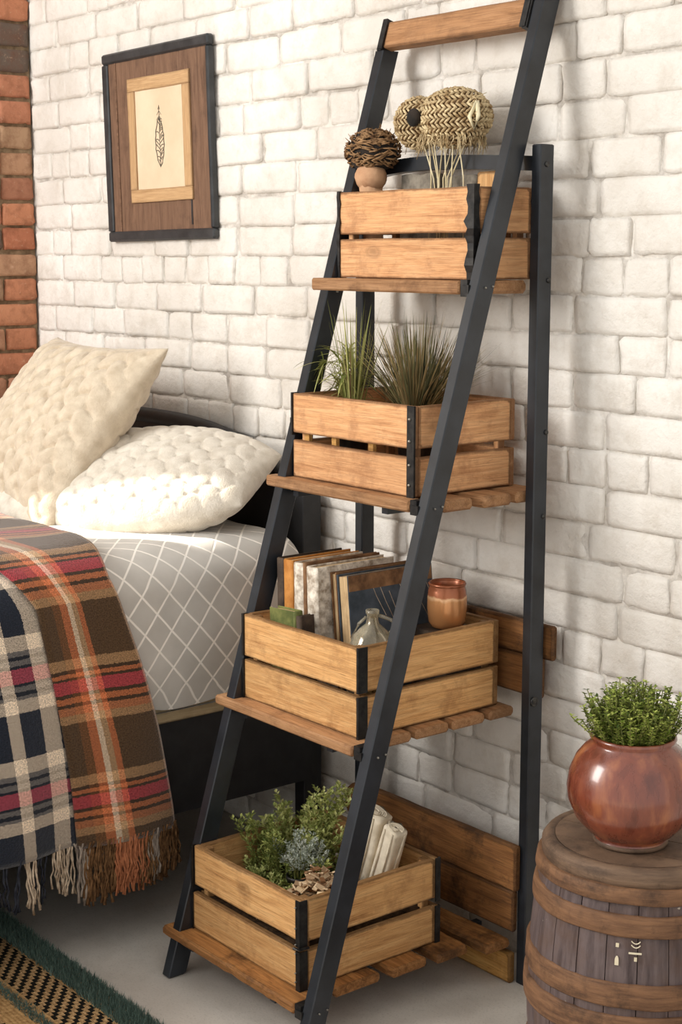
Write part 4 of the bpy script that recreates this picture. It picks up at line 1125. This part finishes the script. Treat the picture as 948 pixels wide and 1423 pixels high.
s_ = obj('soil_bed', bedm, 'soil', None, smooth=True)
sm = s_.modifiers.new('depth', 'SOLIDIFY'); sm.thickness = 0.045; sm.offset = -1
tag(s_, 'dark soil filling the lowest crate under the herbs', 'soil', kind='stuff')
fern = thing('herb_plant', 'feathery green herb plant spreading out of the lowest crate', 'plant', (-0.09, -0.40, 0.160))
ml, ml2, ms = MB(), MB(), MB()
for k in range(34):
    a = rg.uniform(0, 2 * PI); r = 0.05 * math.sqrt(rg.random()); lean = rg.uniform(0.1, 1.0)
    tall = rg.uniform(0.08, 0.15)
    sprig(ml if k % 4 else ml2, ms, (r * math.cos(a) - 0.01, r * math.sin(a) + 0.02, 0), (lean * math.cos(a) * (0.75 if math.cos(a) < 0 else 1), lean * (math.sin(a) * 0.55 + 0.2), 1), tall, rg.uniform(0.1, 0.9), rg)
for (tx, ty, tz) in ((-0.145, 0.02, 0.10), (-0.150, 0.03, 0.115), (-0.12, 0.0, 0.07), (0.015, 0.05, 0.175), (0.045, 0.05, 0.185), (0.075, 0.05, 0.165), (-0.03, 0.05, 0.155), (-0.055, 0.05, 0.14), (0.03, 0.07, 0.18), (0.06, 0.07, 0.17), (0.085, 0.03, 0.14), (0.0, 0.03, 0.16)):
    d = Vector((tx, ty, tz + 0.03)); sprig(ml2, ms, (0.0, 0.02, 0), d, d.length * 0.98, 0.55, rg, 18, 0.013, 0.0032)
for k in range(34):            # low tangle towards the front plank
    x = rg.uniform(-0.075, 0.10); y = -0.075 + rg.uniform(0.0, 0.06)
    a = rg.uniform(0, 2 * PI); sprig(ml if k % 3 else ml2, ms, (x, y, 0.0), (0.6 * math.cos(a), 0.45 * math.sin(a) + 0.25, 0.9), rg.uniform(0.04, 0.085), 0.8, rg, 10, 0.009, 0.0022)
for nm, q, mt2 in (('foliage', ml, 'leaf_herb'), ('young_foliage', ml2, 'leaf_light'), ('stems', ms, 'stem_green')):
    o = obj(nm, q, mt2, fern); o['kind'] = 'stuff'
fr = thing('potted_frost_plant', 'silver grey feathery plant in a small black pot among the green herbs', 'plant', (-0.030, -0.415, 0.158))
m = MB(); m.lathe([(0.0, 0), (0.019, 0), (0.025, 0.052), (0.027, 0.052), (0.027, 0.060), (0.024, 0.060), (0.023, 0.050), (0.0, 0.048)], 24); obj('pot', m, 'black_metal', fr, smooth=True)
ml, ms = MB(), MB()
for k in range(34):
    a = rg.uniform(0, 2 * PI); r = 0.015 * math.sqrt(rg.random()); lean = rg.uniform(0.05, 0.8)
    sprig(ml, ms, (r * math.cos(a), r * math.sin(a), 0.05), (lean * math.cos(a), lean * math.sin(a), 1), rg.uniform(0.05, 0.088), 0.3, rg, 10, 0.0075, 0.0013)
for nm, q, mt2 in (('foliage', ml, 'leaf_frost'), ('stems', ms, 'stem_green')):
    o = obj(nm, q, mt2, fr); o['kind'] = 'stuff'
m = MB()
for k in range(420):
    x = 0.012 + rg.gauss(0.045, 0.028); y = -0.475 + rg.gauss(0, 0.04); x = min(max(x, -0.02), 0.12); y = min(max(y, -0.53), -0.36)
    z = 0.168 + 0.105 * math.exp(-((x - 0.075) ** 2 + (y + 0.44) ** 2) / 0.006) * rg.uniform(0.3, 1) 
    e = Euler((rg.uniform(-0.7, 0.7), rg.uniform(-0.7, 0.7), rg.uniform(0, 6))).to_matrix()
    m.box((x, y, z), (rg.uniform(0.010, 0.024), rg.uniform(0.006, 0.013), rg.uniform(0.0015, 0.003)), e)
tag(obj('bark_chips', m, 'chip', None), 'pile of pale bark chips in the front corner of the lowest crate', 'bark', kind='stuff')

def bundle(label, loc, rot, L, W2, T):
    b = thing('canvas_roll', label, 'roll', loc, 0, 'cream rolls in the lowest crate'); b.rotation_euler = rot
    m = MB(); n = 28; k = 16
    for j in range(k + 1):
        z = L * j / k
        for i in range(n):
            a = 2 * PI * i / n
            rx = W2 / 2 * (1 + 0.05 * math.sin(z * 26) + 0.06 * noise.noise(Vector((math.cos(a) * 2, math.sin(a) * 2, z * 14 + L * 50))))
            ry = T / 2 * (1 + 0.09 * noise.noise(Vector((math.cos(a) * 2, math.sin(a) * 2, z * 14 + 9))))
            sq = (abs(math.cos(a)) ** 6 + abs(math.sin(a)) ** 6) ** (-1 / 6)
            zz = z + (0.006 * noise.noise(Vector((a * 2, L * 40, 1))) if j == k else 0)
            m.v.append((rx * math.cos(a) * sq, ry * math.sin(a) * sq, zz))
    for j in range(k):
        for i in range(n): m.f.append((j * n + i, j * n + (i + 1) % n, (j + 1) * n + (i + 1) % n, (j + 1) * n + i))
    m.f += [tuple(range(n))[::-1], tuple(range(k * n, k * n + n))]
    obj('roll_body', m, 'canvas', b, smooth=True)
    m = MB()
    for q in (-0.28, 0.22): m.tube([(W2 * q, -T / 2 - 0.0005 - 0.001, L * 0.03), (W2 * (q + 0.03), -T / 2 - 0.002, L * 0.5), (W2 * q, -T / 2 - 0.001, L * 0.985)], 0.0022, 6)
    m.tube([(W2 / 2 + 0.0012, T * 0.1, L * 0.03), (W2 / 2 + 0.0018, -T * 0.05, L * 0.5), (W2 / 2 + 0.0012, T * 0.1, L * 0.985)], 0.002, 6)
    obj('fold', m, 'canvas', b, smooth=True)
    m = MB()
    for q in range(5): m.tube([(W2 * 0.38 * math.cos(t) * (1 - q * 0.17), T * 0.38 * math.sin(t) * (1 - q * 0.17), L + 0.0015) for t in [i * 0.42 for i in range(13 + q)]], 0.0016, 5)
    obj('rolled_edge', m, 'canvas', b, smooth=True)
    return b
bundle('wide cream canvas roll leaning in the lowest crate behind the black leg', (-0.005, -0.300, 0.158), (0, R(17), R(8)), 0.192, 0.066, 0.040)
bundle('narrow cream canvas roll at the right of the wider roll', (0.054, -0.296, 0.158), (0, R(18), R(8)), 0.172, 0.040, 0.036)

# ------------------------------------------------------------------ barrel
def mat_stave():
    t = NT('barrel_stave'); c = t.coords('Object', (1, 1, 1))
    mp = t.n('ShaderNodeMapping'); t.link(c, mp.inputs[0]); mp.inputs['Scale'].default_value = (40, 40, 4)
    g = t.noise(mp.outputs[0], 1.6, 5, 0.65); s = t.noise(c, 14, 5, 0.65); p = t.noise(c, 45, 4, 0.6)
    col = t.ramp(g, [(0.3, srgb(62, 50, 50)), (0.6, srgb(104, 90, 88))])
    col = t.mix(t.math('MULTIPLY', t.ramp(s, [(0.45, G(0)), (0.7, G(1))]), 0.6), col, srgb(92, 66, 48))
    col = t.mix(t.ramp(p, [(0.70, G(0)), (0.74, G(1))]), col, srgb(196, 184, 168))
    t.bump(t.math('ADD', g, p), 0.4, 0.003)
    return t.out(col, 0.62, spec=0.35)
M['stave'] = mat_stave()
def mat_hoop(name, a, b, d):
    t = NT(name); c = t.coords('Object', (1, 1, 1))
    mp = t.n('ShaderNodeMapping'); t.link(c, mp.inputs[0]); mp.inputs['Scale'].default_value = (8, 8, 70)
    g = t.noise(mp.outputs[0], 1.5, 5, 0.65); s = t.noise(c, 16, 6, 0.7)
    col = t.ramp(g, [(0.3, b), (0.62, a)])
    col = t.mix(t.math('MULTIPLY', t.ramp(s, [(0.5, G(0)), (0.68, G(1))]), 0.7), col, d)
    t.bump(t.math('ADD', g, s), 0.5, 0.004)
    return t.out(col, 0.66, spec=0.3)
M['hoop'] = mat_hoop('wooden_hoop', srgb(132, 96, 68), srgb(88, 62, 45), srgb(46, 34, 28))
M['lid'] = mat_hoop('barrel_lid_wood', srgb(122, 98, 78), srgb(86, 68, 55), srgb(50, 40, 34))
BC = (0.682, -0.268); BH = 0.478
barrel = thing('wooden_barrel', 'small dark wooden barrel with brown wooden hoops standing by the shelf', 'barrel', (BC[0], BC[1], 0))
def brad(z):
    u = (z - 0.205) / 0.27
    return 0.176 - 0.026 * u * u if z > 0.205 else 0.176 - 0.030 * ((0.205 - z) / 0.205) ** 2
NS = 22; rg = random.Random(2)
for k in range(NS):
    a0 = 2 * PI * k / NS + 0.004; a1 = 2 * PI * (k + 1) / NS - 0.004
    m = MB(); nz = 14; off = rg.uniform(-0.0012, 0.0012)
    for j in range(nz + 1):
        z = 0.004 + (BH - 0.036) * j / nz; r = brad(z) + off
        for (a, dr) in ((a0, -0.0015), (a0 * 0.75 + a1 * 0.25, 0), (a0 * 0.5 + a1 * 0.5, 0), (a0 * 0.25 + a1 * 0.75, 0), (a1, -0.0015), (a1, -0.016), (a0, -0.016)):
            m.v.append(((r + dr) * math.cos(a), (r + dr) * math.sin(a), z))
    for j in range(nz):
        for i in range(7): i2 = (i + 1) % 7; m.f.append((j * 7 + i, j * 7 + i2, (j + 1) * 7 + i2, (j + 1) * 7 + i))
    m.f += [tuple(range(7))[::-1], tuple(range(nz * 7, nz * 7 + 7))]
    obj('stave', m, 'stave', barrel, smooth=False)
m = MB(); m.lathe([(0.12, 0.012), (0.14, 0.012)], 30); m.disc(0.14, 0.012, 30); obj('base', m, 'lid', barrel)
def hoop(z0, z1, th, seed, mat='hoop', tiltx=0.0, tilty=0.0):
    m = MB(); n = 72; pr_ = []
    for j, (fz, ft) in enumerate(((0, 0.0), (0, 1.1), (0.06, 1.25), (0.5, 1.28), (0.94, 1.25), (1, 1.1), (1, 0.0))): pr_.append((fz, ft))
    for (fz, ft) in pr_:
        for k in range(n):
            a = 2 * PI * k / n; z = z0 + (z1 - z0) * fz + 0.0025 * noise.noise(Vector((math.cos(a) * 2, math.sin(a) * 2, seed + fz))) + tiltx * math.cos(a) + tilty * math.sin(a)
            r = brad(z) - 0.002 + th * ft + 0.0012 * noise.noise(Vector((math.cos(a) * 4, math.sin(a) * 4, seed * 2 + fz * 3)))
            m.v.append((r * math.cos(a), r * math.sin(a), z))
    q = len(pr_)
    for j in range(q - 1):
        for k in range(n): k2 = (k + 1) % n; m.f.append((j * n + k, j * n + k2, (j + 1) * n + k2, (j + 1) * n + k))
    return obj('hoop', m, mat, barrel, smooth=True)
hoop(0.426, 0.450, 0.0075, 1); hoop(0.376, 0.408, 0.0055, 2); hoop(0.264, 0.302, 0.0055, 3); hoop(0.208, 0.250, 0.006, 4, tiltx=0.002); hoop(0.09, 0.13, 0.006, 5); hoop(0.02, 0.055, 0.006, 6)
rl = 0.153
m = MB(); m.lathe([(rl - 0.006, BH - 0.040), (rl + 0.002, BH - 0.036), (rl + 0.003, BH - 0.010), (rl - 0.002, BH - 0.003), (rl - 0.008, BH), (rl - 0.016, BH - 0.0005), (rl - 0.018, BH - 0.003), (0.0, BH - 0.003)], 64, jit=lambda a, z: 0.010 * noise.noise(Vector((math.cos(a) * 1.5, math.sin(a) * 1.5, z * 20))))
ld = obj('lid', m, 'lid', barrel, smooth=True)
for i in range(4):        # boards of the lid
    y0 = -0.136 + 0.068 * i; y1 = y0 + 0.066; pts = []
    rr = rl - 0.0185
    ang = [(-1, y0), (1, y0), (1, y1), (-1, y1)]
    top = []; ns = 6
    for j in range(ns + 1):
        y = y0 + (y1 - y0) * j / ns; x = math.sqrt(max(0.0, rr * rr - y * y)); top.append((x, y))
    poly = [(x, y) for x, y in top] + [(-x, y) for x, y in top[::-1]]
    m = MB(); n = len(poly); m.v += [(x, y, BH - 0.004) for x, y in poly] + [(x, y, BH - 0.0008) for x, y in poly]
    m.f += [tuple(range(n, 2 * n))] + [(k, (k + 1) % n, n + (k + 1) % n, n + k) for k in range(n)]
    obj('lid_board', m, 'lid', ld, rot=(0, 0, R(20)))
# pale stencil marks on the staves, facing the room
cdir = math.atan2(-2.14 - BC[1], 2.25 - BC[0])
def mark(da, z, w2, h2, arch=False):
    a = cdir + da; m = MB(); n = 4
    for j in range(5):
        zz = z - h2 / 2 + h2 * j / 4; ww = w2 * (math.sqrt(max(0.05, 1 - ((j - 2) / 2.2) ** 2)) if arch and j > 2 else 1)
        for i in range(n + 1):
            ai = a + (i / n - 0.5) * ww / 0.174; r = brad(zz) + 0.0022
            m.v.append((r * math.cos(ai), r * math.sin(ai), zz))
    for j in range(4):
        for i in range(n): q = j * 5 + i; m.f.append((q, q + 1, q + 6, q + 5))
    o = obj('stencil_mark', m, 'label_paper', barrel); s2 = o.modifiers.new('t', 'SOLIDIFY'); s2.thickness = 0.0018; s2.offset = -1
mark(-0.165, 0.362, 0.005, 0.006); mark(-0.165, 0.338, 0.006, 0.014, True); mark(-0.005, 0.352, 0.020, 0.0025); mark(0.0, 0.343, 0.0045, 0.006)
m = MB()
for q in range(2):
    pts = []
    for i in range(11):
        t = -0.5 + i / 10; a = cdir + 0.0 + t * 0.08; z = 0.368 - 0.006 * q - 0.004 * (1 - 4 * t * t) + 0.003; r = brad(z) + 0.0024
        pts.append((r * math.cos(a), r * math.sin(a), z))
    m.tube(pts, 0.0009, 4)
obj('stencil_mark', m, 'label_paper', barrel)

# ------------------------------------------------------------------ glazed pot with shrub on the barrel
def mat_glaze():
    t = NT('red_brown_glaze'); c = t.coords('Object', rnd=False)
    mp = t.n('ShaderNodeMapping'); t.link(c, mp.inputs[0]); mp.inputs['Scale'].default_value = (22, 22, 5)
    g = t.noise(mp.outputs[0], 1.2, 5, 0.6); s = t.noise(c, 16, 4, 0.6)
    col = t.ramp(g, [(0.32, srgb(82, 36, 26)), (0.55, srgb(126, 64, 44)), (0.72, srgb(170, 104, 64))])
    col = t.mix(t.math('MULTIPLY', t.ramp(s, [(0.5, G(0)), (0.75, G(1))]), 0.4), col, srgb(128, 56, 36))
    t.bump(s, 0.12, 0.004)
    t.b.inputs['Coat Weight'].default_value = 0.6; t.b.inputs['Coat Roughness'].default_value = 0.12
    return t.out(col, t.ramp(g, [(0.3, G(0.22)), (0.7, G(0.34))]), spec=0.6)
M['glaze'] = mat_glaze()
M['leaf_shrub'] = mat_leaf('bright_shrub_leaf', srgb(120, 142, 52), srgb(202, 210, 116))
M['leaf_deep'] = mat_leaf('deep_shrub_leaf', srgb(70, 88, 34), srgb(130, 142, 64))
pot = thing('potted_shrub', 'round red-brown glazed pot with bright green shrub on the barrel', 'plant', (0.690, -0.300, BH))
pr = [(0.0, 0.002), (0.052, 0.0), (0.057, 0.003), (0.057, 0.008), (0.054, 0.011), (0.070, 0.021), (0.088, 0.041), (0.100, 0.069), (0.1025, 0.090), (0.099, 0.114), (0.089, 0.138), (0.077, 0.153), (0.066, 0.162), (0.0645, 0.166), (0.068, 0.171), (0.067, 0.176), (0.062, 0.176), (0.059, 0.169), (0.060, 0.161), (0.072, 0.148), (0.085, 0.12)]
m = MB(); m.lathe(pr, 64); obj('pot', m, 'glaze', pot, smooth=True)
m = MB(); m.lathe([(0.050, 0.0002), (0.059, 0.001), (0.0595, 0.006), (0.056, 0.0085)], 48); obj('foot_ring', m, 'lid', pot, smooth=True)
m = MB(); m.disc(0.064, 0.155, 32); obj('soil', m, 'soil', pot)
rg = random.Random(63); ml, ml2, ms = MB(), MB(), MB()
for k in range(300):
    a = rg.uniform(0, 2 * PI); r = 0.052 * math.sqrt(rg.random()); lean = 0.50 * r / 0.05 * rg.uniform(0.2, 1.3)
    L = rg.uniform(0.055, 0.105) * (1.08 - 0.25 * r / 0.05)
    p = Vector((r * math.cos(a), r * math.sin(a), 0.155)); d = Vector((lean * math.cos(a), lean * math.sin(a), 1)).normalized(); pts = [p.copy()]
    n = 11; tgt = ml if rg.random() < 0.62 else ml2
    for i in range(n):
        p = p + d * (L / n); d = (d + Vector((rg.uniform(-0.10, 0.10), rg.uniform(-0.10, 0.10), 0.01))).normalized(); pts.append(p.copy())
        if i > 1:
            for q in range(4):
                a2 = rg.uniform(0, 2 * PI); leaflet(tgt, p, Vector((math.cos(a2), math.sin(a2), rg.uniform(0.1, 0.9))), Vector((0, 0, 1)), rg.uniform(0.0055, 0.0095), rg.uniform(0.0016, 0.0026))
    ms.tube(pts, [0.0009] * 12, 3)
for nm, q, mt2 in (('foliage', ml, 'leaf_shrub'), ('inner_foliage', ml2, 'leaf_deep'), ('stems', ms, 'stem_green')):
    o = obj(nm, q, mt2, pot); o['kind'] = 'stuff'

# ------------------------------------------------------------------ rug
def mat_rug():
    t = NT('jute_rug'); c = t.coords('Object', rnd=False)
    sp = t.n('ShaderNodeSeparateXYZ'); t.link(c, sp.inputs[0]); x, y = sp.outputs[0], sp.outputs[1]
    # herringbone-like weave of black and straw
    row = t.math('MULTIPLY', y, 1 / 0.0085); col_ = t.math('MULTIPLY', x, 1 / 0.034)
    zig = t.math('ABSOLUTE', t.math('SUBTRACT', t.math('FRACT', t.math('ADD', col_, t.math('MULTIPLY', t.math('FLOOR', row), 0.31))), 0.5))
    dark = t.math('GREATER_THAN', t.math('ADD', zig, t.math('MULTIPLY', t.noise(c, 160, 2), 0.16)), 0.34)
    straw = t.ramp(t.noise(c, 240, 3), [(0.3, srgb(128, 96, 62)), (0.7, srgb(206, 170, 122))])
    weave = t.mix(dark, straw, srgb(30, 28, 24))
    tan = t.ramp(t.noise(c, 150, 3), [(0.3, srgb(150, 112, 70)), (0.7, srgb(204, 164, 112))])
    # bands across y (rug-local, metres from the far edge): repeat every 0.15
    f = t.math('FRACT', t.math('DIVIDE', t.math('MULTIPLY', y, -1.0), 0.158))
    band = t.ramp(f, [(0.0, G(0)), (0.34, G(1)), (0.86, G(0))], 'CONSTANT')
    col = t.mix(band, tan, weave)
    h = t.math('ADD', t.math('ABSOLUTE', t.math('SUBTRACT', t.math('FRACT', row), 0.5)), t.noise(c, 300, 2))
    t.bump(h, 0.8, 0.004)
    return t.out(col, 0.95, spec=0.08)
M['rug'] = mat_rug()
M['pile'] = mat_leaf('teal_green_pile', srgb(58, 78, 70), srgb(106, 126, 114), 0.95, 0.0)
rug = thing('area_rug', 'woven black and straw rug with dark green tufted border on the floor', 'rug', (-0.45, -0.74, 0))
m = MB(); m.box((0, -0.55, 0.005), (1.9, 1.1, 0.010)); obj('woven_field', m, 'rug', rug)
m = MB(); rg = random.Random(8)
def tuft(m, x, y, n, h):
    for q in range(n):
        a = rg.uniform(0, 2 * PI); b = len(m.v); w_ = rg.uniform(0.0008, 0.0016)
        p = Vector((x + rg.uniform(-0.004, 0.004), y + rg.uniform(-0.004, 0.004), 0.008)); s = Vector((math.cos(a), math.sin(a), 0)) * w_
        tip = p + Vector((rg.gauss(0, 0.004), rg.gauss(0, 0.004) , h * rg.uniform(0.7, 1.2)))
        m.v += [tuple(p - s), tuple(p + s), tuple(tip)]; m.f.append((b, b + 1, b + 2))
for band, (y0, y1) in enumerate(((-0.052, 0.004), (-0.168, -0.146), (-0.330, -0.306))):
    ny_ = int((y1 - y0) / 0.0045)
    for i in range(300 if band == 0 else 240):
        for j in range(ny_):
            tuft(m, -0.80 + 1.3 * i / (300 if band == 0 else 240), y0 + (y1 - y0) * (j + rg.random()) / ny_, 5, 0.016 if band == 0 else 0.010)
o = obj('tufted_border', m, 'pile', rug); o['kind'] = 'stuff'
